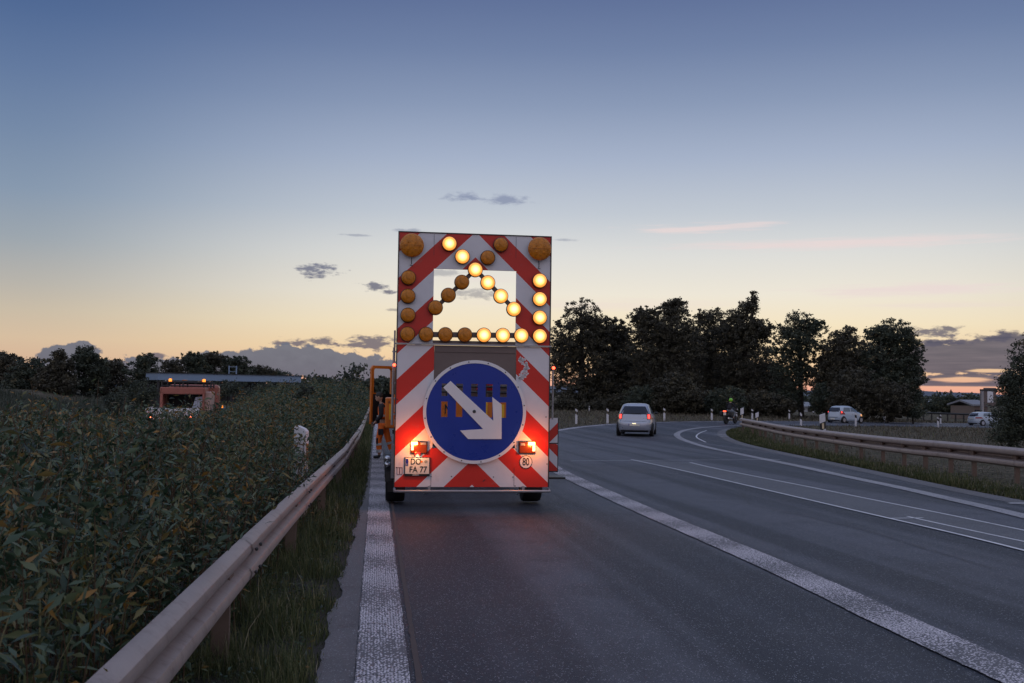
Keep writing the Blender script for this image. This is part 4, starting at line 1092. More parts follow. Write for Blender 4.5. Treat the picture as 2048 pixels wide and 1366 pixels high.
b_ = MB(); b_.tube([(0, -.70, .31), (0, -.2, .42), (0, .1, .45)], .05, 8); b_.tube([(0, .48, .95), (0, .1, .80), (0, -.6, .78)], .05, 8); b_.bev((0, .06, .50), (.34, .46, .36), .06); b_.build('frame', M['darksteel'], bike)
fk = MB()
for x in (-.09, .09): fk.tube([(x, .74, .30), (x, .50, .98)], .026, 8)
fk.tube([(-.36, .33, 1.02), (-.20, .44, 1.04), (0, .48, 1.03), (.20, .44, 1.04), (.36, .33, 1.02)], .016, 8); fk.build('fork', M['galv'], bike)
MB().ell((0, .22, .90), (.16, .30, .16), 16, 10).build('tank', M['black'], bike)
MB().ell((0, .58, 1.02), (.17, .16, .17), 14, 10).build('fairing', M['black'], bike)
st_ = MB(); st_.ell((0, -.30, .84), (.15, .40, .075), 14, 8); st_.bev((0, -.72, .86), (.20, .34, .07), .02); st_.build('seat', M['black'], bike)
fd = MB(); fd.bev((0, -.86, .68), (.17, .04, .26), .01); fd.build('mudguard', M['black'], bike)
npl = MB().bev((0, -.91, .72), (.20, .012, .20), .004).build('number_plate', M['platewhite'], bike)
tlm = MB().bev((0, -.91, .90), (.24, .05, .08), .015).build('tail_light', M['redlens'], bike)
MB().bev((0, -.94, .90), (.20, .02, .055), .008).build('bulb', M['red_lit'], tlm)
for sg in (-1, 1):
    MB().bev((sg * .34, -.62, .72), (.24, .46, .36), .08).build('side_case', M['black'], bike)
exh = MB().tube([(.20, -.1, .35), (.22, -.75, .42)], [.04, .055], 12).build('exhaust', M['chrome'], bike)
for sg in (-1, 1): MB().ell((sg * .30, .40, 1.22), (.07, .02, .045), 10, 6).build('mirror', M['black'], bike)
rider = empty('person', bp_, R(-38), 'rider in lime green helmet and dark jacket on the motorcycle', 'person')
J = [(0, -.22, .96, (.15, .13)), (0, -.18, 1.14, (.14, .11)), (0, -.08, 1.34, (.16, .11)), (0, -.02, 1.44, (.10, .08)), (0, .02, 1.52, .055), (0, .04, 1.60, .07),
     (-.13, -.10, .94, .09), (-.20, .22, .80, .07), (-.20, .02, .42, .05), (-.20, .12, .36, .045), (.13, -.10, .94, .09), (.20, .22, .80, .07), (.20, .02, .42, .05), (.20, .12, .36, .045),
     (-.20, -.02, 1.40, .065), (-.33, .06, 1.16, .048), (-.34, .29, 1.04, .033), (.20, -.02, 1.40, .065), (.33, .06, 1.16, .048), (.34, .29, 1.04, .033)]
E = [(0, 1), (1, 2), (2, 3), (3, 4), (4, 5), (0, 6), (6, 7), (7, 8), (8, 9), (0, 10), (10, 11), (11, 12), (12, 13), (3, 14), (14, 15), (15, 16), (3, 17), (17, 18), (18, 19)]
hand_chain(J, E, 16, (0, .9, -.3), (1, 0, 0), 1.1); hand_chain(J, E, 19, (0, .9, -.3), (1, 0, 0), 1.1)
skinned('body', J, E, M['skin'], rider)
skinned('jacket', [(0, -.22, .98, (.17, .15)), (0, -.18, 1.14, (.17, .14)), (0, -.08, 1.34, (.19, .14)), (0, -.01, 1.46, (.10, .09)), (-.20, -.02, 1.40, .088), (-.33, .06, 1.16, .068), (-.34, .26, 1.05, .052),
                   (.20, -.02, 1.40, .088), (.33, .06, 1.16, .068), (.34, .26, 1.05, .052)], [(0, 1), (1, 2), (2, 3), (3, 4), (4, 5), (5, 6), (3, 7), (7, 8), (8, 9)], M['darkcloth'], rider)
skinned('trousers', [(0, -.22, .95, (.16, .14)), (-.13, -.10, .94, .11), (-.20, .22, .80, .09), (-.20, .04, .46, .066), (.13, -.10, .94, .11), (.20, .22, .80, .09), (.20, .04, .46, .066)],
        [(0, 1), (1, 2), (2, 3), (0, 4), (4, 5), (5, 6)], M['greycloth'], rider)
hm = MB().ell((0, .05, 1.67), (.135, .155, .145), 20, 14).build('helmet', M['helmet'], rider)
vz = MB(); vz.ell((0, .13, 1.665), (.108, .085, .055), 16, 8); vz.build('visor', M['black'], hm)
gl_ = MB()
for sg in (-1, 1): gl_.ell((sg * .34, .35, 1.025), (.042, .065, .042), 10, 8)
gl_.build('glove', M['white'], rider)
for sg in (-1, 1): skinned('boot', [(sg * .20, .03, .47, .062), (sg * .20, .0, .37, .058), (sg * .20, .14, .33, .045)], [(0, 1), (1, 2)], M['black'], rider, sub=1)

# ------------------------------------------------------------------ delineator posts
def delineator(u, vb, vt, label, big=False, rz=0.0, both=True, thick=1.0, refl='reflector', bottom_hidden=0.0, yov=None):
    p = unproj(u, vb) if yov is None else yov
    dist = (p - CAM).dot(CAMROT @ Vector((0, 0, -1)))
    h = (vb - vt) * dist / FPX + bottom_hidden
    z = p.z - bottom_hidden
    # German style: white, chamfered top, black slanted band, reflector
    w, d = .12 * thick, .10 * thick
    root = MB()
    root.add([(-w / 2, -d / 2, 0), (w / 2, -d / 2, 0), (w / 2, d / 2, 0), (-w / 2, d / 2, 0),
              (-w / 2, -d / 2, h), (w / 2, -d / 2, h - .09 * h), (w / 2, d / 2, h - .09 * h), (-w / 2, d / 2, h)],
             [(0, 1, 5, 4), (1, 2, 6, 5), (2, 3, 7, 6), (3, 0, 4, 7), (4, 5, 6, 7), (3, 2, 1, 0)])
    o = root.build('delineator_post', M['postwhite'], None, (p.x, p.y, z), rz, label=label, cat='delineator', group='white delineator posts along the roads')
    e = .004
    z0, z1 = h * .60, h * .80
    bnd = MB(); ww, dd = w / 2 + e, d / 2 + e
    bnd.add([(-ww, -dd, z0 + .05), (ww, -dd, z0 - .02), (ww, dd, z0 - .02), (-ww, dd, z0 + .05), (-ww, -dd, z1 + .05), (ww, -dd, z1 - .02), (ww, dd, z1 - .02), (-ww, dd, z1 + .05)],
            [(0, 1, 5, 4), (1, 2, 6, 5), (2, 3, 7, 6), (3, 0, 4, 7), (4, 5, 6, 7), (3, 2, 1, 0)])
    b = bnd.build('black_band', M['black'], o)
    if refl == 'double':
        for zz in (z0 + .045, z1 - .03): MB().lathe([(0, -dd - .006), (.022, -dd - .005), (.024, -dd)], 'Y', (0, 0, zz), 12).build('reflector', M['reflector'], b)
    elif refl:
        MB().box((0, -dd - .002, (z0 + z1) / 2 + .015), (w * .42, .005, (z1 - z0) * .72)).build('reflector', M['reflector'], b)
    return o
def flat_delineator(u, vb, vt, label, rz=0.0, hidden=0.0, w=.19, tilt=0.0):
    p = unproj(u, vb); dist = (p - CAM).dot(CAMROT @ Vector((0, 0, -1))); h = (vb - vt) * dist / FPX
    o = MB().add([(-w / 2, -.03, -hidden), (w / 2, -.03, -hidden), (w / 2, .03, -hidden), (-w / 2, .03, -hidden), (-w / 2, -.03, h - .10), (w / 2, -.03, h), (w / 2, .03, h), (-w / 2, .03, h - .10)],
                 [(0, 1, 5, 4), (1, 2, 6, 5), (2, 3, 7, 6), (3, 0, 4, 7), (4, 5, 6, 7), (3, 2, 1, 0)]).build('delineator_post', M['postwhite'], None, (p.x, p.y, p.z), rz, label=label, cat='delineator', group='white delineator posts along the roads')
    o.rotation_euler = (0, tilt, rz)
    e = .004; z0, z1 = h * .10, h * .50; ww = w / 2 + e
    b = MB().add([(-ww, -.034, z0 - .06), (ww, -.034, z0 + .06), (ww, .034, z0 + .06), (-ww, .034, z0 - .06), (-ww, -.034, z1 - .06), (ww, -.034, z1 + .06), (ww, .034, z1 + .06), (-ww, .034, z1 - .06)],
                 [(0, 1, 5, 4), (1, 2, 6, 5), (2, 3, 7, 6), (3, 0, 4, 7), (4, 5, 6, 7), (3, 2, 1, 0)]).build('black_band', M['black'], o)
    MB().box((0, -.038, (z0 + z1) / 2), (w * .34, .008, (z1 - z0) * .75)).build('reflector', M['reflector'], b)
    return o
for u, vb, vt, lab in ((1152.5, 848, 817, 'delineator post closest to the trailer, on the left verge of the ramp'), (1215, 847, 816.5, 'delineator post just left of the silver hatchback'),
                       (1328.5, 841.5, 816, 'delineator post just right of the silver hatchback'), (1423.5, 840.5, 817.5, 'delineator post left of the motorcycle'), (1504.5, 840, 818, 'slim delineator post behind the start of the right guardrail, right of the rider'),
                       (1578.5, 838.5, 819.5, 'delineator post in front of the trees between the motorcycle and the white hatchback'), (1768.5, 844.5, 825, 'delineator post right of the white hatchback'),
                       (1881, 848, 829, 'rear one of the two delineator posts left of the pale compact car'), (1473, 836, 824, 'delineator post partly hidden behind the rider')):
    delineator(u, vb, vt, lab, refl='double' if u < 1430 else None, thick=1.15)
for u, vb, vt, lab in ((1178.5, 822, 811.5, 'far small delineator post under the leftmost trees behind the ramp'), (1627, 826, 820, 'far small delineator post left of the white hatchback in a gap of the trees')):
    delineator(u, vb, vt, lab, refl=None)
for u, vb, vt, lab, h_ in ((1602, 852, 825, 'delineator post behind the guardrail left of the large tilted one', .3), (1711.5, 853, 825, 'delineator post in front of the white hatchback', 0), (1876, 855, 834, 'front one of the two delineator posts left of the pale compact car', 0)):
    delineator(u, vb, vt, lab, refl=None, bottom_hidden=h_)
flat_delineator(1484, 842, 815, 'flat delineator plate at the start of the right guardrail', .1, .6, .26)
flat_delineator(1514, 845, 824, 'small flat delineator plate behind the guardrail right of the rider', .1, .6, .24)
flat_delineator(1646, 863, 826.5, 'large tilted delineator plate behind the middle of the right guardrail', .15, .8, .36, -.05)
# the near one in the shrubs of the median
dp = atY(602, 905, 13.2); z0 = Hf(dp.x, dp.y)
top = atY(602, 851, 13.2).z; hh = top - z0
w = .165
prof = [(-w / 2, 0), (w / 2, 0), (w / 2, hh - .075), (w * .30, hh - .040), (-w * .22, hh - .004), (-w * .40, hh - .002), (-w / 2, hh - .03)]
o = MB().prism(prof, -.05, .05).build('delineator_post', M['postwhite'], None, (dp.x, dp.y, z0), R(-12), label='white delineator post standing in the leafy median shrubs', cat='delineator', group='white delineator posts along the roads')
M['amber_refl'] = mat('amber_reflector', (.75, .22, .06), .25)
rb_ = MB()
for z in (hh - .28, hh - .40): rb_.bev((w / 2 + .006, 0, z), (.012, .05, .09), .004)
rb_.build('reflector', M['amber_refl'], o)

# ------------------------------------------------------------------ guardrails
def wbeam(pts, face, ztop, name, parent, m, proud=0.0, hs=1.0):
    """W-profile beam swept along pts (on the ground); face = +1 bulges to the right of travel"""
    vl = -.07 if hs > 1.2 else -.01
    prof = [(0, 0), (.035, -.004), (.075, -.035), (.083, -.075), (.070, -.105), (vl, -.146), (vl, -.168), (.070, -.205), (.083, -.238), (.075, -.278), (.035, -.306), (0, -.310)]
    n = len(pts); k = len(prof); V = []; F_ = []
    for side in (0, 1):
        for i, p in enumerate(pts):
            t = pts[min(i + 1, n - 1)] - pts[max(0, i - 1)]; t = Vector((t.x, t.y, 0)).normalized(); nn = Vector((t.y, -t.x, 0)) * face
            for o_, z in prof:
                q_ = p + nn * (o_ * hs + proud - side * .004 - .04); V.append((q_.x, q_.y, Hf(p.x, p.y) + ztop + z * hs + side * (.0025 if z > -.155 else -.0025)))
    for s_ in (0, 1):
        b0 = s_ * n * k
        for i in range(n - 1):
            for j in range(k - 1): F_.append((b0 + i * k + j, b0 + i * k + j + 1, b0 + (i + 1) * k + j + 1, b0 + (i + 1) * k + j))
    for i in range(n - 1):
        for j in (0, k - 1): F_.append((i * k + j, (i + 1) * k + j, n * k + (i + 1) * k + j, n * k + i * k + j))
    mb = MB(); mb.add(V, F_, True); return mb.build(name, m, parent)
def guardrail(line, face, ztop, posts, name_label, step_bolt=2.0):
    g = empty('guardrail', (line[0].x, line[0].y, Hf(line[0].x, line[0].y)), 0, name_label, 'guardrail')
    inv = Vector((line[0].x, line[0].y, Hf(line[0].x, line[0].y)))
    hs = .88 if ztop < .7 else 1.34
    L = wbeam(line, face, ztop, 'beam', g, M['rail'], hs=hs)
    for v in L.data.vertices: v.co -= inv
    for (p, t) in posts:
        nn = Vector((t.y, -t.x, 0)) * face
        zb = Hf(p.x, p.y); c = p - nn * .075
        po = MB(); a = math.atan2(t.y, t.x)
        po.box((c.x - inv.x, c.y - inv.y, zb + ztop / 2 - .10 - inv.z), (.055, .10, ztop - .02 + .1), rz=a)
        po.box((c.x - inv.x + nn.x * .03, c.y - inv.y + nn.y * .03, zb + ztop - .165 - inv.z), (.16, .05, .22), rz=a)
        pm = po.build('post', M['postwood'], g)
    acc = step_bolt * .4; bolt0 = None; nb = 0
    for i, (a, b) in enumerate(zip(line, line[1:])):
        acc += (b - a).length
        if acc > step_bolt and 0 < i < len(line) - 3:
            acc = 0; t = (b - a).normalized(); nn = Vector((t.y, -t.x, 0)) * face
            lj = wbeam([a - t * .16, a, a + t * .16], face, ztop, 'lap_joint', g, M['rail'], .005, hs)
            for v in lj.data.vertices: v.co -= inv
            if a.length > 32 or nb >= 40: continue
            for ds in (-.10, .10):
                for zz in (-.075 * hs, -.238 * hs):
                    q_ = a + t * ds + nn * (.043 + .010); nb += 1
                    if bolt0 is None: bolt0 = MB().ell((0, 0, 0), (.012, .012, .012), 8, 5).build('bolt', M['darksteel'], L); bo_ = bolt0
                    else: bo_ = bolt0.copy(); COL.objects.link(bo_); bo_.parent = L
                    bo_.location = (q_.x - inv.x, q_.y - inv.y, Hf(a.x, a.y) + ztop + zz - inv.z)
    return g
Lpts = [flat(road(float(RL(s)), s)) for s in np.arange(.6, 118, .5)]
tdir = Vector((DX.x, DX.y, 0))
lp = [(flat(road(float(RL(s)), s)), tdir) for s in np.arange(2.0, 110, 4.0)]
guardrail(Lpts, 1, .675, lp, 'steel guardrail running along the median shrubs left of the striped trailer', 4.0)
# right guardrail, posts at the feet seen in the picture
feet = [(1484, 864), (1493, 869), (1514, 873), (1527, 876), (1542, 881), (1559, 886), (1580, 890), (1605, 896), (1635, 901), (1671, 909), (1716, 918), (1771, 926), (1798, 932), (1841, 938), (1892, 945), (1950, 954), (2022, 966)]
fp = [flat(unproj(u, v)) for u, v in feet]
far0 = fp[0] + (fp[0] - fp[1]).normalized() * .8
tail_dir = (fp[-1] - fp[-3]).normalized()
linep = resample(catmull([far0] + [fp[i] for i in (0, 3, 6, 9, 12, 14, 16)] + [fp[-1] + tail_dir * 4, fp[-1] + tail_dir * 9], 8), .4)
pp = []
for p_ in fp + [fp[-1] + tail_dir * 2.0, fp[-1] + tail_dir * 4.0, fp[-1] + tail_dir * 6]:
    i = min(range(len(linep)), key=lambda i: (linep[i] - p_).length_squared); i = min(max(i, 1), len(linep) - 2)
    pp.append((linep[i], (linep[i + 1] - linep[i - 1]).normalized()))
guardrail(linep, 1, .755, pp, 'steel guardrail on rusty posts curving along the right verge', 4.0)
# ------------------------------------------------------------------ foliage
def leaf_mat(name, stops, rough=.5, trans=.25, spec=.35):
    m, t, b = base_mat(name)
    at = t.new('ShaderNodeAttribute'); at.attribute_name = 'tint'
    c = t.ramp(at.outputs['Fac'], stops)
    t.link(c, b.inputs['Base Color']); b.inputs['Roughness'].default_value = rough; b.inputs['Specular IOR Level'].default_value = spec
    if trans:
        tr = t.new('ShaderNodeBsdfTranslucent'); t.link(c, tr.inputs['Color']); mx = t.new('ShaderNodeMixShader'); mx.inputs[0].default_value = trans
        t.link(b.outputs[0], mx.inputs[1]); t.link(tr.outputs[0], mx.inputs[2]); t.link(mx.outputs[0], t.n['Material Output'].inputs['Surface'])
    return m
M['hedge'] = leaf_mat('shrub_leaves', [(0, (.014, .030, .018)), (.28, (.038, .072, .040)), (.5, (.085, .128, .072)), (.66, (.140, .142, .055)), (.8, (.18, .115, .03)), (1, (.30, .16, .035))], .42, .2, .42)
M['crown'] = leaf_mat('tree_leaves', [(0, (.042, .042, .034)), (.5, (.086, .082, .062)), (.85, (.120, .112, .072)), (1, (.16, .13, .075))], .6, .12, .25)
M['crown2'] = leaf_mat('tree_leaves_green', [(0, (.040, .050, .042)), (.5, (.075, .092, .068)), (.85, (.11, .12, .076)), (1, (.16, .13, .075))], .6, .15, .25)
M['grass'] = leaf_mat('grass_blades', [(0, (.028, .040, .016)), (.3, (.065, .085, .034)), (.6, (.14, .15, .06)), (.8, (.26, .23, .12)), (1, (.45, .40, .28))], .6, .3, .25)
M['drygrass'] = leaf_mat('dry_grass_blades', [(0, (.035, .030, .022)), (.45, (.11, .095, .068)), (.8, (.22, .185, .135)), (1, (.14, .16, .07))], .7, .2, .2)
M['tallgrass'] = leaf_mat('tall_grass_blades', [(0, (.035, .045, .032)), (.6, (.07, .085, .065)), (1, (.12, .125, .10))], .7, .2, .2)
def unit(v): return v / np.maximum(1e-9, np.linalg.norm(v, axis=1, keepdims=True))
def leaves_mesh(name, C, Dv, Ln, Wd, tint, m, droop=.25, simple=False, parent=None, **kw):
    """C leaf bases, Dv directions, Ln length, Wd width : folded, slightly drooping leaves"""
    n = len(C); Dv = unit(Dv)
    rnd = unit(rng.normal(size=(n, 3))); Sd = unit(np.cross(Dv, rnd)); Nn = np.cross(Sd, Dv)
    L = Ln[:, None]; W = Wd[:, None] / 2
    if simple:
        V = np.stack([C, C + Dv * L * .5 + Sd * W, C + Dv * L, C + Dv * L * .5 - Sd * W], 1)
        F_ = np.arange(n)[:, None] * 4 + np.array([[0, 1, 2, 3]]); k = 4
    else:
        dz = np.array([[0, 0, -1.0]]) * L * droop
        mid = C + Dv * L * .52 + dz * .25 - Nn * W * .35
        tip = C + Dv * L + dz
        V = np.stack([C, C + Dv * L * .45 + Sd * W + dz * .22, tip, C + Dv * L * .45 - Sd * W + dz * .22, mid], 1); k = 5
        base = np.arange(n)[:, None] * 5
        F_ = np.concatenate([base + np.array([[0, 1, 4]]), base + np.array([[1, 2, 4]]), base + np.array([[2, 3, 4]]), base + np.array([[3, 0, 4]])])
    return raw_mesh(name, V.reshape(-1, 3), F_, m, np.repeat(tint, k), parent=parent, **kw)
def blades_mesh(name, P, hgt, wid, tint, m, lean=.35, clump=None, **kw):
    n = len(P); a = rng.uniform(0, 2 * PI, n); d = np.stack([np.cos(a), np.sin(a), np.zeros(n)], 1); sd = np.stack([-np.sin(a), np.cos(a), np.zeros(n)], 1)
    ln = rng.uniform(.1, 1, n)[:, None] * lean * hgt[:, None]; h = hgt[:, None]; w = wid[:, None] / 2; up = np.array([[0, 0, 1.0]])
    V = np.stack([P - sd * w, P + sd * w, P + up * h * .6 + d * ln * .35 + sd * w * .8, P + up * h * .6 + d * ln * .35 - sd * w * .8, P + up * h * .92 + d * ln], 1)
    b = np.arange(n)[:, None] * 5
    F_ = np.concatenate([b + np.array([[0, 1, 2]]), b + np.array([[0, 2, 3]]), b + np.array([[3, 2, 4]])])
    return raw_mesh(name, V.reshape(-1, 3), F_, m, np.repeat(tint, 5), **kw)
def r2w(lat, s):
    return lat * NX.x + s * DX.x, lat * NX.y + s * DX.y

# --- leafy shrubs of the median: arching shoots carrying long narrow leaves
def hedge_height(lat, s):
    base = np.interp(s, [0, 5, 10, 16, 22, 30, 36, 45, 60, 90], [1.26, 1.28, 1.31, 1.24, 1.02, 1.02, 1.5, 2.05, 2.15, 2.1]) + .35 * np.clip((lat + 4.2) / 1.5, 0, 1) * np.interp(s, [14, 24, 34, 40], [0, 1, 1, .3])
    edge = np.clip((RL(s) - .02 - lat) / .75, 0, 1); left = np.clip((lat + 5.4) / .9, 0, 1)
    ln = np.interp(s, [0, 10, 20, 40], [.70, .70, .66, .55])
    return base * (ln + (1 - ln) * edge) * (.75 + .25 * left)
def hedge(s0, s1, dens, nl, ll, simple, seed):
    r = np.random.default_rng(seed)
    A = (s1 - s0) * 4.6; n = int(A * dens)
    s = r.uniform(s0, s1, n); lt = -5.45 + r.random(n) * (5.45 + RL(s) - .10)
    # keep only what can be seen or shade the seen: drop shoots far outside the frame
    x, y = r2w(lt, s); keep = (x > -.60 * y - .9); lt, s, x, y = lt[keep], s[keep], x[keep], y[keep]; n = len(x)
    nz = np.array([mnoise.noise(Vector((a * .5, b * .5, 1.7))) for a, b in zip(x, y)])
    nz2 = np.array([mnoise.noise(Vector((a * 1.7, b * 1.7, 4.2))) for a, b in zip(x, y)]); h = hedge_height(lt, s) * (1 + .15 * nz + .17 * nz2 + r.normal(0, .05, n)); sprig = r.random(n) < .06; h = np.where(sprig & (lt < -1.3), h * r.uniform(1.06, 1.24, n), h)
    gz = H(x, y)
    az = r.uniform(0, 2 * PI, n); ln = r.uniform(.02, .30, n) * h
    lx, ly = np.cos(az) * ln, np.sin(az) * ln
    # shoots at the rail lean over it a little
    u = r.random((n, nl)) ** .62
    u = np.clip(u, .04, 1); 
    B0 = np.stack([x[:, None] + lx[:, None] * u ** 2, y[:, None] + ly[:, None] * u ** 2, gz[:, None] + h[:, None] * u], -1).reshape(-1, 3)
    a2 = r.uniform(0, 2 * PI, n * nl); up = r.normal(.85, .55, n * nl)
    Dv = np.stack([np.cos(a2), np.sin(a2), up], 1)
    side = r.normal(0, .05, (n * nl, 3)); side[:, 2] *= .4
    C = B0 + side
    # clip what would cross the rail plane low down
    latc = C[:, 0] * NX.x + C[:, 1] * NX.y
    lim = RL(C[:, 0] * DX.x + C[:, 1] * DX.y) - .055 + .21 * (C[:, 2] - H(C[:, 0], C[:, 1]) > .66); hz = C[:, 2] - H(C[:, 0], C[:, 1]); over = latc > lim
    sh = np.where(over, lim - latc - r.random(len(latc)) * .12, 0); sh = np.where((hz > .66) & over, sh * .5, sh)
    C[:, 0] += sh * NX.x; C[:, 1] += sh * NX.y
    L = ll * r.uniform(.5, 1.5, n * nl); L = L * .9; W = L * r.uniform(.20, .34, n * nl)
    tt = np.clip(r.beta(1.0, 2.1, n * nl) * .92 + (np.repeat((r.random(n) < .17) | sprig, nl)) * r.uniform(.10, .5, n * nl) + np.repeat(nz, nl) * .22 + .10 * (u.reshape(-1) - .6), 0, 1)
    stm = (x, y, gz, h, lx, ly)
    return C, Dv, L, W, tt, stm
parts = [hedge(.2, 6, 52, 58, .072, False, 1), hedge(6, 12, 40, 52, .070, False, 2), hedge(12, 24, 24, 48, .080, False, 3), hedge(24, 48, 13, 46, .11, False, 4), hedge(48, 120, 5, 40, .17, False, 5)]
C, Dv, L_, W_, T_ = [np.concatenate([p[i] for p in parts]) for i in range(5)]
print('hedge leaves', len(C))
leaves_mesh('median_shrubs', C, Dv, L_, W_, T_, M['hedge'], droop=.22, kind='stuff', label='dense leafy median shrubs with long narrow leaves, some turning yellow', category='shrubs')
# stems
V = []; F_ = []
for pi, p in enumerate(parts[:3]):
    x, y, gz, h, lx, ly = p[5]
    for i in range(0, len(x), 1 if pi < 2 else 2):
        w = .004 if pi == 0 else .006; b0 = len(V)
        for u in (0, .35, .7, 1.0):
            cx, cy, cz = x[i] + lx[i] * u * u, y[i] + ly[i] * u * u, gz[i] + h[i] * u
            ww = w * (1 - .6 * u); V += [(cx - ww, cy, cz), (cx + ww, cy, cz), (cx, cy + ww * 1.5, cz)]
        for j in range(3):
            for k in range(3): F_.append((b0 + j * 3 + k, b0 + j * 3 + (k + 1) % 3, b0 + (j + 1) * 3 + (k + 1) % 3, b0 + (j + 1) * 3 + k))
M['stem'] = mat('shrub_stems', (.09, .055, .03), .7, 0, .3, 20)
raw_mesh('shrub_stems', V, F_, M['stem'], kind='stuff', label='thin woody stems of the median shrubs', category='shrubs')

# --- reedy blades among the shrubs
rr = np.random.default_rng(77); n = 5000; lt = rr.uniform(-5.3, -1.05, n); s = rr.uniform(1.2, 30, n) ; x, y = r2w(lt, s); kk_ = (x > -.6 * y - .9); lt, s, x, y = lt[kk_], s[kk_], x[kk_], y[kk_]; n = len(x)
blades_mesh('median_reeds', np.stack([x, y, H(x, y) + .2], 1), np.clip(hedge_height(lt, s) * rr.uniform(.7, 1.02, n), .4, 2.2), .009 * rr.uniform(.6, 1.6, n), np.clip(rr.beta(2.5, 2.2, n), 0, .95), M['grass'], .45, kind='stuff', label='thin reedy blades standing among the median shrubs', category='grass')
# --- grass verge between guardrail and road edge
def scatter_lat(l0, l1, s0, s1, n, r):
    lt = r.uniform(l0, l1, n); s = r.uniform(s0, s1, n); x, y = r2w(lt, s); return lt, s, x, y
Ps, Hs, Ws, Ts = [], [], [], []
r = np.random.default_rng(21)
for s0, s1, n, hh, ww in ((1.6, 6, 26000, .11, .0035), (6, 12, 24000, .12, .005), (12, 26, 24000, .12, .007), (26, 60, 24000, .14, .012)):
    lt, s, x, y = scatter_lat(-1.15, -.08, s0, s1, n, r)
    nz = np.array([mnoise.noise(Vector((a * 2.2, b * 2.2, 0))) for a, b in zip(x, y)])
    edge = np.clip((-lt - .24 + np.interp(s, [6, 18], [0, .16])) / .16, .12, 1)
    edgecut = lt < (-.27 + np.interp(s, [6, 18], [0, .16]) + .05 * np.array([mnoise.noise(Vector((b * 3, 5, 0))) for b in s]))
    keep = edgecut & (r.random(n) < np.clip(.55 + nz * 1.1, .15, 1))
    h = hh * r.gamma(3, .36, n) * (.75 + .7 * np.clip(nz, -.4, .6)) * edge
    Ps.append(np.stack([x, y, H(x, y)], 1)[keep]); Hs.append(np.clip(h, .02, .34)[keep]); Ws.append((ww * r.uniform(.7, 1.5, n))[keep]); Ts.append(np.clip(r.beta(1.8, 3, n) + nz * .15, 0, 1)[keep])
blades_mesh('verge_grass', np.concatenate(Ps), np.concatenate(Hs), np.concatenate(Ws), np.concatenate(Ts), M['grass'], .8, kind='stuff', label='rough dark grass between the left guardrail and the road edge', category='grass')
M['soil'] = mat('verge_soil', (.028, .024, .018), .95, 0, .4, 9, bump=1.0, bscale=30)
strip('verge', [flat(road(-5.5, s)) for s in np.arange(-4, 110, 1.0)], [flat(road(-.26 + EDGE(s), s)) for s in np.arange(-4, 110, 1.0)], M['soil'], .012)
# broad-leaved weeds in the verge
lt, s, x, y = scatter_lat(-1.1, -.34, 1.6, 16, 5200, r)
nz = np.array([mnoise.noise(Vector((a * 1.5, b * 1.5, 8))) for a, b in zip(x, y)]); k = nz > .02
C = np.stack([x, y, H(x, y) + r.uniform(.005, .10, len(x))], 1)[k]; a = r.uniform(0, 2 * PI, len(C))
leaves_mesh('verge_weeds', C, np.stack([np.cos(a), np.sin(a), r.uniform(.1, .9, len(C))], 1), r.uniform(.02, .06, len(C)), r.uniform(.008, .02, len(C)), np.clip(r.beta(2, 3, len(C)), 0, .8), M['hedge'], kind='stuff', label='low broad-leaved weeds among the verge grass', category='weeds')

# --- right verge and mown field beyond
def near_line(P, line, lim):
    A = np.array([(q_.x, q_.y) for q_ in line]); out = np.empty(len(P))
    for i in range(0, len(P), 4000): out[i:i + 4000] = np.sqrt(((P[i:i + 4000, None, :] - A[None]) ** 2).sum(-1)).min(1)
    return out
def inside(P, poly):
    x, y = P[:, 0], P[:, 1]; ins = np.zeros(len(P), bool); q_ = [(p.x, p.y) for p in poly]; j = len(q_) - 1
    for i in range(len(q_)):
        xi, yi = q_[i]; xj, yj = q_[j]
        c = ((yi > y) != (yj > y)) & (x < (xj - xi) * (y - yi) / (yj - yi + 1e-12) + xi); ins ^= c; j = i
    return ins
rp_tight = ramp_poly
r = np.random.default_rng(31)
gx = [p for p in G if p.y < 62]
# lush strip along the asphalt edge
n = 52000; i = r.integers(0, len(gx) - 1, n); P0 = np.array([(p.x, p.y) for p in gx]); tv = P0[i + 1] - P0[i]; nrm = np.stack([-tv[:, 1], tv[:, 0]], 1); nrm /= np.linalg.norm(nrm, axis=1, keepdims=True)
wdt = np.abs(r.normal(0, .75, n)); P = P0[i] + tv * r.random(n)[:, None] + nrm * wdt[:, None] * 1.0
ok = ~inside(P, rp_tight) & (P[:, 1] < 66) & (P[:, 1] > 8); P2 = P0[i] - nrm * wdt[:, None]; ok2 = ~inside(P2, rp_tight) & (P2[:, 1] < 66) & (P2[:, 1] > 8)
P = np.where(ok[:, None], P, P2); ok = ok | ok2; P = P[ok]; wdt = wdt[ok]
nz = np.array([mnoise.noise(Vector((a * .9, b * .9, 3))) for a, b in P]); sz = np.clip(P[:, 1] / 30, .8, 2)
blades_mesh('roadside_grass', np.stack([P[:, 0], P[:, 1], H(P[:, 0], P[:, 1])], 1), np.clip(r.gamma(3, .022, len(P)) * (1 + nz), .02, .15), .011 * sz * r.uniform(.6, 1.5, len(P)),
            np.clip(r.beta(2.0, 3.4, len(P)) + nz * .2 + .04, 0, .9), M['grass'], .7, kind='stuff', label='green grass tufts along the right edge of the ramp under the guardrail', category='grass')
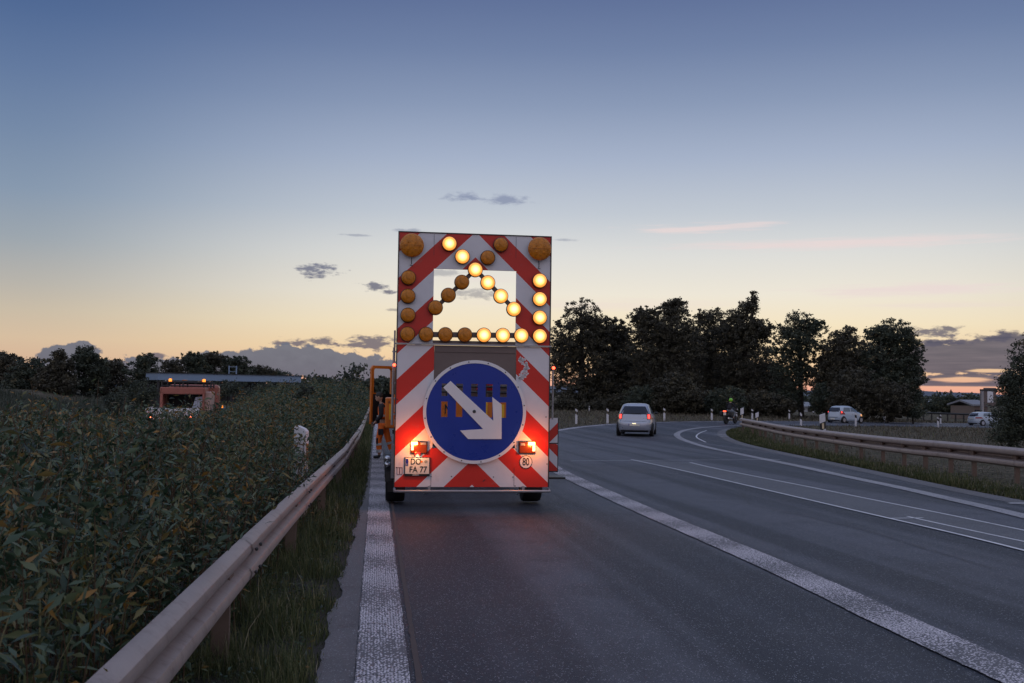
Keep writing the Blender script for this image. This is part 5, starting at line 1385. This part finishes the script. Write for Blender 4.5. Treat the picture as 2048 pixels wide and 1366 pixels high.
# field
n = 120000; x = r.uniform(2, 75, n); y = 13 + (130 - 13) * r.random(n) ** 1.5; P = np.stack([x, y], 1)
ok = (x < .56 * y + 2) & ~inside(P, rp_tight)
latp = x * NX.x + y * NX.y; ok &= (latp > 9.5)
P = P[ok]; nz = np.array([mnoise.noise(Vector((a * 1.3, b * 1.3, 6))) for a, b in P]); sc_y = P[:, 1] / 40
blades_mesh('mown_field', np.stack([P[:, 0], P[:, 1], H(P[:, 0], P[:, 1])], 1), np.clip(r.gamma(3, .028, len(P)) * (1.0 + nz * 1.8) * np.clip(sc_y, .8, 1.8), .02, .3), .016 * np.clip(sc_y, .6, 3) * r.uniform(.6, 1.6, len(P)),
            np.clip(r.beta(2, 2.4, len(P)) + nz * .35, 0, 1), M['drygrass'], 1.4, kind='stuff', label='dry mown grass field behind the right guardrail', category='grass')

# ------------------------------------------------------------------ trees
def tree(name, Ydist, lobes, base, label, m='crown2', leaf=.30, dens=1.0, cat='tree', group=None, gap=.0, trunk_r=.22, seed=0, depth=1.0, per=30, hollow=.42):
    """lobes: (u, v, ru, rv) in picture px at distance Ydist; each becomes an ellipsoid of clustered leaves carried by real limbs"""
    r = np.random.default_rng(seed + 100)
    bp = unproj(*base) if base[1] > 0 else None
    bx = atY(base[0], 800, Ydist).x; bz = Hf(bx, Ydist)
    org = Vector((bx, Ydist, bz)); s = Ydist / FPX
    root = empty(name, org, 0, label, cat, group)
    Cs = []; centers = []
    for (u, v, ru, rv) in lobes:
        c = atY(u, v, Ydist); a, b = ru * s, rv * s; dp_ = max(a, .8 * b) * depth
        cl_r = np.clip(.125 * math.sqrt(a * b), .30, .85) * r.uniform(.7, 1.3)
        ncl = max(5, int(dens * 5.2 * (a * b) / (cl_r ** 2)))
        d = unit(r.normal(size=(ncl, 3))); rad = r.random(ncl) ** hollow
        cc = np.array(c) + d * rad[:, None] * np.array([a, dp_, b]) * (1 - .35 * cl_r / max(a, b))
        offy = r.normal(0, .0, 1)
        nsp = max(3, ncl // 3); d2 = unit(r.normal(size=(nsp, 3)) + np.array([0, 0, .45])); cc2 = np.array(c) + d2 * np.array([a, dp_, b]) * r.uniform(.95, 1.22, nsp)[:, None]
        cc = np.concatenate([cc, cc2]); ncl += nsp; szs = np.concatenate([r.uniform(.6, 1.25, ncl - nsp), r.uniform(.28, .6, nsp)])
        centers.append((Vector(c), a, b)); k = per
        P = np.repeat(cc, k, 0) + r.normal(size=(ncl * k, 3)) * cl_r * np.array([.62, .62, .42]) * np.repeat(szs, k)[:, None]
        Cs.append((P, np.repeat(np.clip(r.normal(.45, .2, ncl), 0, 1), k)))
    P = np.concatenate([c[0] for c in Cs]); T = np.concatenate([c[1] for c in Cs]) + r.normal(0, .12, len(P))
    ok = P[:, 2] > bz + .05; P, T = P[ok], T[ok]
    Dv = r.normal(size=(len(P), 3)) * np.array([1, 1, .7]); n = len(P)
    P = P - np.array(org)
    L = leaf * .78 * r.uniform(.6, 1.4, n)
    leaves_mesh('crown', P, Dv, L, L * r.uniform(.45, .7, n), np.clip(T, 0, 1), M[m], simple=True, parent=root)
    # trunk and limbs reaching the lobes
    tb = MB(); top = max(c.z + b * .6 for c, a, b in centers) - bz
    main = max(centers, key=lambda q_: q_[0].z)[0] - org
    pts = [Vector((0, 0, 0)), Vector((main.x * .1 + r.normal(0, .1), 0, main.z * .3)), Vector((main.x * .45, 0, main.z * .65)), Vector((main.x, 0, main.z)), Vector((main.x + r.normal(0, .2), 0, top))]
    tb.tube(pts, [trunk_r * 1.25, trunk_r, trunk_r * .65, trunk_r * .35, .04], 9)
    for c, a, b in centers:
        e_ = c - org; st = pts[1].lerp(pts[2], r.random() * .8)
        if st.z > e_.z: st = pts[0].lerp(pts[1], .7)
        md = st.lerp(e_, .5) + Vector((r.normal(0, .2), r.normal(0, .4), .2)); tb.tube([st, md, e_], [trunk_r * .5, trunk_r * .32, trunk_r * .14], 6)
        for _ in range(5):
            q_ = e_ + Vector((r.normal(0, a * .5), r.normal(0, a * .5), r.normal(b * .2, b * .4))); tb.tube([md.lerp(e_, .6), (md + q_) / 2 + Vector((0, 0, .2)), q_], [trunk_r * .22, trunk_r * .14, .02], 5)
    tb.build('trunk', M['bark'], root)
    return root
G1 = 'trees in the clump behind the ramp'
tree('oak_tree', 118, [(1162, 632, 34, 34), (1150, 680, 52, 46), (1190, 665, 30, 40), (1125, 720, 34, 52), (1180, 735, 52, 50), (1140, 785, 58, 30), (1200, 785, 40, 30)], (1165, 820), 'round-topped oak at the left end of the clump, nearest the trailer', 'crown', .28, .55, trunk_r=.4, seed=1, group=G1)
tree('broadleaf_tree', 122, [(1232, 668, 26, 26), (1226, 712, 40, 40), (1240, 760, 44, 50), (1215, 800, 40, 18)], (1235, 820), 'lower tree with spiky top between the oak and the wide feathery trees', 'crown', .28, .8, seed=2, group=G1)
tree('broadleaf_tree', 116, [(1290, 640, 30, 22), (1345, 625, 32, 18), (1352, 607, 18, 8), (1325, 665, 62, 34), (1300, 715, 58, 46), (1365, 710, 50, 50), (1330, 775, 76, 48)], (1325, 822), 'wide tree with feathery arched top branches above the silver hatchback', 'crown', .28, .85, trunk_r=.35, seed=3, group=G1)
tree('broadleaf_tree', 121, [(1405, 640, 20, 18), (1432, 632, 20, 14), (1415, 680, 48, 38), (1420, 740, 60, 60), (1400, 795, 50, 26)], (1415, 822), 'tree with small double top left of the spire-topped tree', 'crown', .28, .85, seed=4, group=G1)
tree('broadleaf_tree', 117, [(1508, 597, 9, 12), (1495, 613, 16, 14), (1478, 632, 26, 18), (1505, 618, 12, 14), (1480, 668, 46, 32), (1520, 664, 24, 22), (1485, 725, 62, 56), (1510, 785, 60, 40)], (1490, 822), 'tallest tree of the clump with a leaning spire top above the motorcycle', 'crown', .28, .9, trunk_r=.35, seed=5, group=G1)
tree('broadleaf_tree', 112, [(1598, 640, 26, 16), (1625, 655, 28, 16), (1572, 660, 24, 18), (1596, 688, 50, 30), (1574, 735, 36, 44), (1606, 740, 26, 24), (1595, 785, 18, 26), (1562, 802, 36, 22)], (1603, 826), 'umbrella-topped tree with bare trunk and sunset gaps left of the white hatchback', 'crown2', .27, .62, trunk_r=.26, seed=6, group=G1)
tree('broadleaf_tree', 110, [(1690, 678, 26, 22), (1678, 715, 46, 38), (1668, 765, 44, 48), (1700, 800, 56, 28)], (1690, 830), 'dense dark tree directly behind the white hatchback', 'crown', .28, 1.0, seed=7, group=G1)
tree('broadleaf_tree', 110, [(1755, 668, 26, 18), (1785, 672, 42, 28), (1810, 705, 34, 40), (1760, 715, 50, 44), (1818, 755, 28, 40), (1770, 780, 56, 48), (1820, 800, 24, 22)], (1780, 832), 'rounded broad tree at the right end of the clump, beside the open sunset', 'crown2', .28, .85, trunk_r=.34, seed=8, group=G1)
bgl = ('second-row tree filling the gap right of the oak', 'second-row tree behind the spiky low tree', 'second-row tree left behind the feathery tree', 'second-row tree right behind the feathery tree', 'second-row tree behind the double-topped tree',
       'second-row tree left behind the spire-topped tree', 'second-row tree right behind the spire-topped tree', 'second-row tree left behind the umbrella-topped tree', 'second-row tree behind the dense dark tree', 'second-row tree left behind the rounded broad tree', 'second-row tree right behind the rounded broad tree')
for k_, (u, v, ru, rv, dn) in enumerate(((1205, 765, 30, 42, .3), (1250, 740, 38, 54, .4), (1300, 725, 44, 66, .5), (1352, 722, 44, 68, .5), (1400, 722, 44, 68, .45), (1448, 722, 44, 68, .5), (1520, 740, 40, 56, .45), (1562, 770, 26, 34, .6), (1680, 745, 34, 50, .55), (1728, 735, 40, 60, .5), (1785, 750, 46, 58, .5))):
    tree('broadleaf_tree', 134, [(u, v, ru, rv), (u - ru * .3, v + rv * .55, ru * .9, rv * .7), (u + ru * .35, v + rv * .5, ru * .8, rv * .8)], (u, 820), bgl[k_], 'crown', .34, dn, seed=150 + k_, group=G1, trunk_r=.25)
# undergrowth of the clump: single shrubs
k = 0
for u, v, ru, rv, Yd in ((1128, 808, 26, 12, 112), (1290, 800, 40, 26, 105), (1352, 790, 46, 38, 103), (1405, 806, 36, 22, 106), (1450, 802, 36, 26, 103), (1515, 806, 42, 22, 104), (1560, 812, 30, 16, 104), (1645, 800, 20, 28, 104), (1712, 790, 46, 46, 100), (1775, 800, 44, 36, 100), (1826, 822, 22, 12, 100), (1200, 812, 40, 12, 113), (1245, 806, 30, 16, 110)):
    lab = ['low bush under the oak at the left end of the clump', 'bush behind the roof of the silver hatchback', 'tall brownish bush to the right above the silver hatchback', 'bush between the hatchback\'s right post and the motorcycle', 'dark bush directly behind the rider',
           'wide bush right of the rider under the spire-topped tree', 'low bush left of the bare trunk', 'narrow bush right of the bare trunk', 'large round bush behind the white hatchback', 'large bush right of the white hatchback', 'low bush at the right tip of the clump',
           'low wide bush right of the oak', 'bush just left of the silver hatchback\'s roof'][k]
    tree('bush', Yd, [(u, v, ru, rv), (u + ru * .4, v + rv * .35, ru * .7, rv * .6), (u - ru * .4, v + rv * .4, ru * .7, rv * .55)], (u, 826), lab, 'crown2' if k % 3 == 1 else 'crown', .26, 1.0, 'bush', 'bushes under the clump of trees', trunk_r=.08, seed=30 + k, per=40); k += 1
# shrub at the right edge of the picture
tree('roadside_bush', 40, [(2050, 716, 22, 34), (2030, 765, 26, 34), (2060, 790, 50, 66), (2016, 806, 26, 26), (2030, 852, 46, 40), (2085, 760, 50, 84), (2008, 760, 10, 8), (2060, 850, 60, 44)], (2055, 893), 'tall green bush at the right edge of the picture', 'crown2', .11, 1.2, 'bush', trunk_r=.09, seed=60, per=60)
tree('roadside_bush', 43, [(2008, 858, 22, 26), (1992, 876, 18, 14)], (2008, 892), 'low bush in front of the pale compact car', 'crown2', .12, .9, 'bush', trunk_r=.04, seed=61, per=40)
# trees beyond the opposite carriageway
G2 = 'trees beyond the opposite carriageway'
kk = 0
for Yd, lobes, bu, lab in (
    (96, [(15, 722, 28, 12), (-5, 710, 22, 8), (18, 752, 40, 34), (0, 785, 50, 40)], 12, 'umbrella-shaped tree at the left edge of the picture'),
    (92, [(62, 738, 34, 22), (60, 775, 46, 36)], 60, 'round dense tree right of the umbrella-shaped one'),
    (90, [(120, 712, 12, 12), (122, 732, 22, 14), (110, 768, 40, 32)], 120, 'small conical tree in front of the grey cloud'),
    (94, [(168, 702, 18, 12), (172, 722, 30, 20), (165, 762, 44, 36), (195, 745, 22, 24)], 170, 'tallest tree on the left, right of the conical one'),
    (98, [(225, 740, 26, 20), (228, 775, 38, 34)], 226, 'low round tree left of the spiky tree beside the grey canopy'),
    (95, [(292, 722, 18, 14), (285, 748, 32, 24), (290, 785, 40, 36)], 290, 'spiky tree just left of the grey canopy'),
    (128, [(345, 735, 24, 16), (352, 765, 30, 20)], 348, 'tree behind the left end of the grey canopy'),
    (132, [(385, 722, 26, 15), (392, 750, 34, 24)], 388, 'left one of the tall trees above the canopy'),
    (135, [(428, 720, 26, 13), (430, 748, 34, 22)], 430, 'middle one of the tall trees above the canopy'),
    (133, [(472, 726, 26, 14), (475, 750, 32, 20)], 472, 'right one of the tall trees above the canopy'),
    (138, [(520, 742, 26, 10), (520, 762, 30, 16)], 520, 'low tree right of the tall ones above the canopy'),
    (140, [(556, 748, 22, 9), (560, 764, 26, 14)], 556, 'lowest tree above the right end of the canopy')):
    tree('broadleaf_tree', Yd, lobes, (bu, 800), lab, 'crown2' if kk % 2 else 'crown', .26, .8, group=G2, trunk_r=.2, seed=80 + kk, per=42); kk += 1
# bushes on the bank and single sprouts standing above the median shrubs
for u, v, ru, rv, Yd, lab in ((240, 800, 34, 20, 62, 'olive bush on the bank left of the pickup'), (288, 790, 26, 26, 58, 'green bush just left of the pickup'), (455, 778, 40, 14, 66, 'long bush right of the pickup under the canopy'), (520, 780, 40, 14, 70, 'bush under the middle of the canopy'), (575, 782, 30, 14, 74, 'bush under the right end of the canopy')):
    tree('bush', Yd, [(u, v, ru, rv), (u - ru * .4, v + rv * .5, ru * .7, rv * .7)], (u, 815), lab, 'crown2', .16, 1.0, 'bush', 'bushes on the bank', trunk_r=.05, seed=int(u), per=40)
for u, v, ru, rv, Yd, lab in ((693, 776, 18, 8, 44, 'thin shrub sprouting above the median between the canopy and the cab door'), (608, 780, 9, 9, 30, 'small sprout by the right end of the canopy')):
    tree('sprouting_shrub', Yd, [(u, v, ru, rv), (u + 5, v + rv, ru * 1.2, rv), (u - 8, v + rv * 1.6, ru, rv)], (u, 815), lab, 'crown2', .12, .5, 'shrub', trunk_r=.02, seed=int(u), per=20)
# far tree line
r = np.random.default_rng(5)
C_, T2 = [], []
for u in range(590, 800, 3):
    hh = 5 + 4 * mnoise.noise(Vector((u * .05, 0, 0))) + (5 if 705 < u < 722 else 0); Yd = 330; c = atY(u, 776, Yd); z = Hf(c.x, Yd)
    C_.append(np.array([c.x, Yd, z]) + r.normal(size=(70, 3)) * np.array([1.6, 3, 0]) + np.stack([np.zeros(70), np.zeros(70), r.uniform(0, max(3, hh), 70)], 1))
for u in range(1590, 2060, 4):
    hh = 3.5 + 4 * mnoise.noise(Vector((u * .04, 2, 0))) ; Yd = 420; c = atY(u, 800, Yd); z = Hf(c.x, Yd)
    C_.append(np.array([c.x, Yd, z]) + r.normal(size=(50, 3)) * np.array([1.6, 3, 0]) + np.stack([np.zeros(50), np.zeros(50), r.uniform(0, max(2, hh), 50)], 1))
C_ = np.concatenate(C_); n = len(C_)
leaves_mesh('far_treeline', C_, r.normal(size=(n, 3)), r.uniform(.8, 1.8, n), r.uniform(.6, 1.2, n), r.uniform(0, .8, n), M['crown2'], simple=True, kind='stuff', label='far dark line of trees along the horizon', category='treeline')
for u, v, ru, rv, Yd, lab in ((1838, 812, 17, 15, 200, 'leftmost of the far round field trees right of the clump'), (1868, 815, 10, 10, 205, 'small far tree in front of the pale barn'), (1897, 810, 17, 15, 198, 'large far round tree right of the pale barn'), (1918, 812, 14, 14, 202, 'far round tree next to the large one'), (1948, 815, 9, 9, 204, 'small far tree left of the tall sign post'), (1880, 806, 16, 9, 225, 'far domed tree behind the other field trees')):
    tree('field_tree', Yd, [(u, v, ru, rv)], (u, 828), lab, 'crown2', .45, 1.2, 'tree', 'round trees in the far field', trunk_r=.2, seed=int(u), per=40)
# tall pale grass on the left bank
r = np.random.default_rng(41)
n = 26000; s = r.uniform(46, 78, n); lt = r.uniform(-34, -15.8, n); x, y = r2w(lt, s)
nz = np.array([mnoise.noise(Vector((a * .25, b * .25, 0))) for a, b in zip(x, y)])
zz = H(x, y) + np.clip((-16 - lt) / 14, 0, 1) ** 2 * 1.6 * np.clip((s - 30) / 25, 0, 1)
blades_mesh('bank_grass', np.stack([x, y, zz], 1), np.clip(.8 * (1 + nz) * r.uniform(.5, 1.2, n), .2, 1.6), .05 * r.uniform(.6, 1.6, n), np.clip(r.beta(2, 2, n) + nz * .4, 0, 1), M['tallgrass'], .5, kind='stuff', label='tall pale grass on the bank beyond the opposite carriageway', category='grass')

# ------------------------------------------------------------------ hills and far land
Vv = []; Ff = []
N = 160
for i in range(N + 1):
    a = R(-60) + R(120) * i / N; rad = 3800; h = 26 + 22 * mnoise.noise(Vector((i * .09, 0, 0))) + 10 * mnoise.noise(Vector((i * .3, 4, 0)))
    dx, dy = math.sin(a), math.cos(a); h *= (1.0 if a > 0 else .55)
    for rr, z in ((rad, -3), (rad + 250, h * .7), (rad + 600, h), (rad + 1100, -3)): Vv.append((dx * rr, dy * rr, z))
for i in range(N):
    for j in range(3): b0 = i * 4 + j; Ff.append((b0, b0 + 4, b0 + 5, b0 + 1))
M['hill'] = mat('distant_hills', (.10, .12, .16), .95, 0, .15, .01)
raw_mesh('hills', Vv, Ff, M['hill'], smooth=True, kind='structure')
# ------------------------------------------------------------------ far buildings
def at_px(u, Yd, zoff=0): c = atY(u, 800, Yd); return Vector((c.x, Yd, Hf(c.x, Yd) + zoff))
def barn(u0, u1, v_eave, v_ridge, Yd, dep, label, rz=0, wallm='facade'):
    a = at_px(u0, Yd); b = at_px(u1, Yd); w = b.x - a.x; c = (a + b) / 2
    he = atY(u0, v_eave, Yd).z - a.z; hr_ = atY(u0, v_ridge, Yd).z - a.z
    root = empty('barn', c, rz, label, 'building')
    MB().box((0, dep / 2, he / 2), (w, dep, he)).build('wall', M[wallm], root)
    rf = MB(); rf.add([(-w / 2 - .4, -.4, he), (w / 2 + .4, -.4, he), (w / 2 + .4, dep / 2, hr_), (-w / 2 - .4, dep / 2, hr_), (-w / 2 - .4, dep + .4, he), (w / 2 + .4, dep + .4, he), (-w / 2 - .4, -.4, he + .25), (w / 2 + .4, -.4, he + .25), (w / 2 + .4, dep / 2, hr_ + .25), (-w / 2 - .4, dep / 2, hr_ + .25), (-w / 2 - .4, dep + .4, he + .25), (w / 2 + .4, dep + .4, he + .25)],
                      [(6, 7, 8, 9), (9, 8, 11, 10), (0, 3, 2, 1), (3, 4, 5, 2), (0, 1, 7, 6), (4, 10, 11, 5), (0, 6, 9, 3), (3, 9, 10, 4), (1, 2, 8, 7), (2, 5, 11, 8)]); rf.build('roof', M['roofing'], root)
    dr = MB(); dr.box((w * .2, -.06, he * .4), (w * .18, .1, he * .78)); dr.build('door', M['darksteel'], root)
    wd = MB()
    for k in range(4): wd.box((-w * .4 + k * w * .12, -.06, he * .62), (w * .07, .1, he * .22))
    wd.build('window_band', M['glass'], root)
    return root
barn(1856, 1902, 812, 801, 260, 18, 'pale barn with grey pitched roof among the far round trees')
barn(1905, 1942, 806, 800, 320, 18, 'far grey hall right of the pale barn')
barn(1586, 1634, 814, 806, 190, 14, 'pale-roofed shed seen between the bare trunk and the white hatchback')
barn(1948, 1975, 812, 803, 150, 8, 'dark shed behind the tall sign post', wallm='greybox')
# tall sign post
p0 = at_px(1964, 120); tz = atY(1964, 782, 120).z - p0.z; mz = atY(1964, 805, 120).z - p0.z
sp0 = empty('sign_post', p0, 0, 'tall grey post carrying a narrow upright board at the right, above the pale compact car', 'sign post')
MB().tube([(0, 0, 0), (0, 0, tz)], .22, 10).build('pole', M['galv'], sp0)
MB().bev((.95, 0, (tz + mz) / 2), (1.5, .16, tz - mz + .8), .04).build('board', M['greybox'], sp0)
MB().bev((.95, -.10, (tz + mz) / 2), (.7, .05, tz - mz), .02).build('board_face', M['boardwhite'], sp0)
MB().box((.8, 0, tz + .1), (2.0, .25, .25)).build('top_arm', M['darksteel'], sp0)
# far field rail
fr_pts = [at_px(u, 122 + (u - 1820) * .02) for u in range(1815, 1990, 8)]
fr_ = MB(); fr_.tube([p + Vector((0, 0, 1.05)) for p in fr_pts], .12, 6); fr_.build('far_guardrail', M['darksteel'], None, label='distant dark guardrail in front of the far round trees', cat='guardrail')
fr_o = D.objects['far_guardrail']
for p in fr_pts[::2]:
    MB().box((p.x, p.y, p.z + .5), (.14, .14, 1.05)).build('post', M['darksteel'], fr_o)
# pylons
def pylon(u, v0, v1, Yd, label):
    p0 = at_px(u, Yd); top = atY(u, v0, Yd).z - p0.z
    mb = MB(); w = top * .10
    for sx in (-1, 1):
        for sy in (-1, 1): mb.tube([(sx * w, sy * w, 0), (sx * w * .2, sy * w * .2, top)], .22, 4)
    for k in range(7):
        z = top * k / 7; f = 1 - .8 * k / 7; f2 = 1 - .8 * (k + 1) / 7
        for sy in (-1, 1): mb.tube([(-w * f, sy * w * f, z), (w * f2, sy * w * f2, top * (k + 1) / 7)], .12, 3); mb.tube([(w * f, sy * w * f, z), (-w * f2, sy * w * f2, top * (k + 1) / 7)], .12, 3)
    for z, ww in ((.70, .22), (.84, .16)): mb.box((0, 0, top * z), (top * ww * 2, .4, .4))
    o = mb.build('power_pylon', M['darksteel'], None, p0, label=label, cat='pylon'); return p0, top
pylon(1902, 779, 800, 900, 'far lattice power pylon against the pink strip of sky on the right')
pylon(650, 758, 778, 900, 'small far lattice pylon left of the trailer')
# ------------------------------------------------------------------ steel canopy beyond the opposite carriageway
A_ = atY(316, 757, 84); B_ = atY(602, 755, 92)
mid_ = (A_ + B_) / 2; ln_ = (B_ - A_); ang = math.atan2(ln_.y, ln_.x); Lc = Vector((ln_.x, ln_.y, 0)).length
gz_ = Hf(mid_.x, mid_.y); canopy = empty('steel_canopy', (mid_.x, mid_.y, gz_), ang, 'long flat blue-grey steel canopy beyond the opposite carriageway', 'canopy')
hc_ = mid_.z - gz_
MB().box((0, 1.6, hc_), (Lc, 3.2, .58)).build('roof', M['canopysteel'], canopy)
MB().box((0, 1.6, hc_ + .32), (Lc + .12, 3.4, .07)).build('roof_edge', M['darksteel'], canopy)
for k in range(5):
    x = -Lc / 2 + .15 + (Lc - .3) * k / 4; MB().box((x, .35, hc_ / 2 - .15), (.16, .16, hc_ - .3)).build('post', M['darksteel'], canopy); MB().box((x, 2.9, hc_ / 2 - .15), (.16, .16, hc_ - .3)).build('post', M['darksteel'], canopy)
bw = MB(); bw.box((0, 3.1, hc_ * .5), (Lc - .8, .08, hc_ * .7)); bw.build('rear_wall', M['black_trim'], canopy)
lm = atY(450, 730, 92); mst = MB()
zb_ = Hf(lm.x, 92)
for sx in (-.35, .35): mst.tube([(sx, 0, 0), (sx, 0, lm.z - zb_)], .07, 6)
for k in range(9): mst.tube([(-.35, 0, k * .45 + .4), (.35, 0, k * .45 + .4)], .03, 4)
mst.build('lattice_mast', M['canopysteel'], None, (lm.x, 92 + 2.6, zb_), label='pale ladder-like mast rising behind the steel canopy', cat='mast')
# ------------------------------------------------------------------ work pickup on the opposite carriageway
pc_ = atY(352, 850, 36.0); pz_ = Hf(pc_.x, 36.0) + .064
pk_ = empty('work_pickup', (pc_.x, pc_.y, pz_), R(14), 'white and orange work pickup with amber beacons behind the median shrubs', 'pickup truck')
sc = 36.0 / FPX
def pkx(u): return (u - 352) * sc
def pkz(v): return atY(352, v, 36.0).z - pz_
M['salmon'] = mat('faded_orange_paint', (.36, .12, .085), .5, 0, .2, 3, dirt=((.2, .05, .04), .5))
ch_ = MB(); ch_.box((0, 2.2, .45), (1.5, 4.8, .16)); ch_.box((0, 2.1, .70), (1.86, 4.6, .34)); ch_.build('chassis', M['white'], pk_)
tz0, tz1 = pkz(848), pkz(816)
MB().bev((-.12, -.35, (tz0 + tz1) / 2), (1.80, .05, tz1 - tz0), .02).build('tailgate', M['white'], pk_)
for x in (-1.0, .80): MB().bev((x, .9, (tz0 + tz1) / 2), (.05, 2.4, tz1 - tz0), .015).build('side_wall', M['white'], pk_)
f0, f1 = pkz(817), pkz(776)
fm = MB(); xl, xr = pkx(318), pkx(400)
fm.bev(((xl + xr) / 2, 2.2, f1 - .10), (xr - xl + .12, 2.6, .26), .04)
fm.bev((xl, 2.2, (f0 + f1) / 2 - .1), (.10, 2.6, f1 - f0 + .2), .03); fm.bev((xr, 2.2, (f0 + f1) / 2 - .1), (.08, 2.6, f1 - f0 + .2), .03)
fm.build('box_frame', M['salmon'], pk_, label='faded orange open box frame')
MB().bev((.35, 4.3, 1.35), (1.9, 1.5, 1.3), .12).build('cab', M['salmon'], pk_, label='faded orange cab')
MB().bev((xr + .16, 2.3, (f0 + f1) / 2 - .15), (.26, 2.4, f1 - f0 + .05), .04).build('side_wall', mat('pale_worn_paint', (.50, .33, .28), .5, 0, .2, 4), pk_)
MB().box(((xl + xr) / 2, 3.4, (f0 + f1) / 2), (xr - xl, .04, f1 - f0)).build('rear_panel', M['black'], pk_)
ld_ = MB(); ld_.prism([(xr - .44, f0 - .1), (xr - .06, f0 - .1), (xr - .05, f1 - .30), (xr - .30, f1 - .34)], 1.3, 1.9); ld_.build('load_sheet', M['cloudwhite'], pk_)
rk_ = MB(); zr = pkz(768)
for z in (f1 + .08, f1 + .22): rk_.tube([(xl, 1.0, z), (xr + .25, 1.0, z)], .025, 6); rk_.tube([(xl, 3.3, z), (xr + .25, 3.3, z)], .025, 6)
for x in (xl, xl + .45, (xl + xr) / 2, xr, xr + .25):
    for y in (1.0, 3.3): rk_.tube([(x, y, f1), (x, y, f1 + .24)], .03, 6)
rk_.box(((xl + xr) / 2 - .05, 2.2, f1 + .26), (1.1, 2.2, .05)); rk_.build('roof_rack', M['darksteel'], pk_)
for u in (334, 400):
    bb = MB().lathe([(.05, 0), (.05, .06)], 'Z', (pkx(u), .98, pkz(766)), 12).build('beacon', M['black'], pk_); MB().lathe([(.055, .06), (.055, .15), (0, .17)], 'Z', (pkx(u), .98, pkz(766)), 12).build('lens', M['beacon_lit'], bb)
for u in (353, 392): MB().bev((pkx(u), 3.2, pkz(761)), (.20, .2, .10), .02).build('marker_box', M['orange'], pk_)
for u, v, w_ in ((305, 834, .09), (381, 834, .08), (312.5, 844, .20), (378, 845.5, .10)):
    h_ = MB().bev((pkx(u), -.40, pkz(v)), (w_ + .03, .05, .09), .012).build('tail_lamp', M['redlens'], pk_); MB().bev((pkx(u), -.43, pkz(v)), (w_, .02, .07), .008).build('bulb', M['tail_hot2'], h_)
mr_ = MB(); mr_.bev((pkx(428), 4.4, pkz(813)), (.14, .10, .26), .03); mr_.tube([(pkx(415), 4.4, pkz(815)), (pkx(428), 4.4, pkz(815))], .02, 6); mo = mr_.build('mirror', M['black'], pk_)
MB().bev((pkx(431), 4.33, pkz(816)), (.06, .03, .13), .01).build('indicator', M['beacon_lit'], mo)
for x in (-.82, .82):
    for y in (.9, 4.2): wheel(pk_, x, y, .35, .22, rimm=M['white'])

# ------------------------------------------------------------------ loose litter on the road, render settings
sc_ = bpy.context.scene
sc_.view_settings.view_transform = 'Standard'; sc_.view_settings.look = 'None'; sc_.view_settings.exposure = EXPO; sc_.view_settings.gamma = 1
sc_.render.film_transparent = False
c_ = sc_.cycles
c_.max_bounces = 5; c_.diffuse_bounces = 3; c_.glossy_bounces = 3; c_.transmission_bounces = 2; c_.transparent_max_bounces = 4
c_.use_denoising = True; c_.sample_clamp_indirect = 4.0; c_.use_adaptive_sampling = True; c_.adaptive_threshold = .02
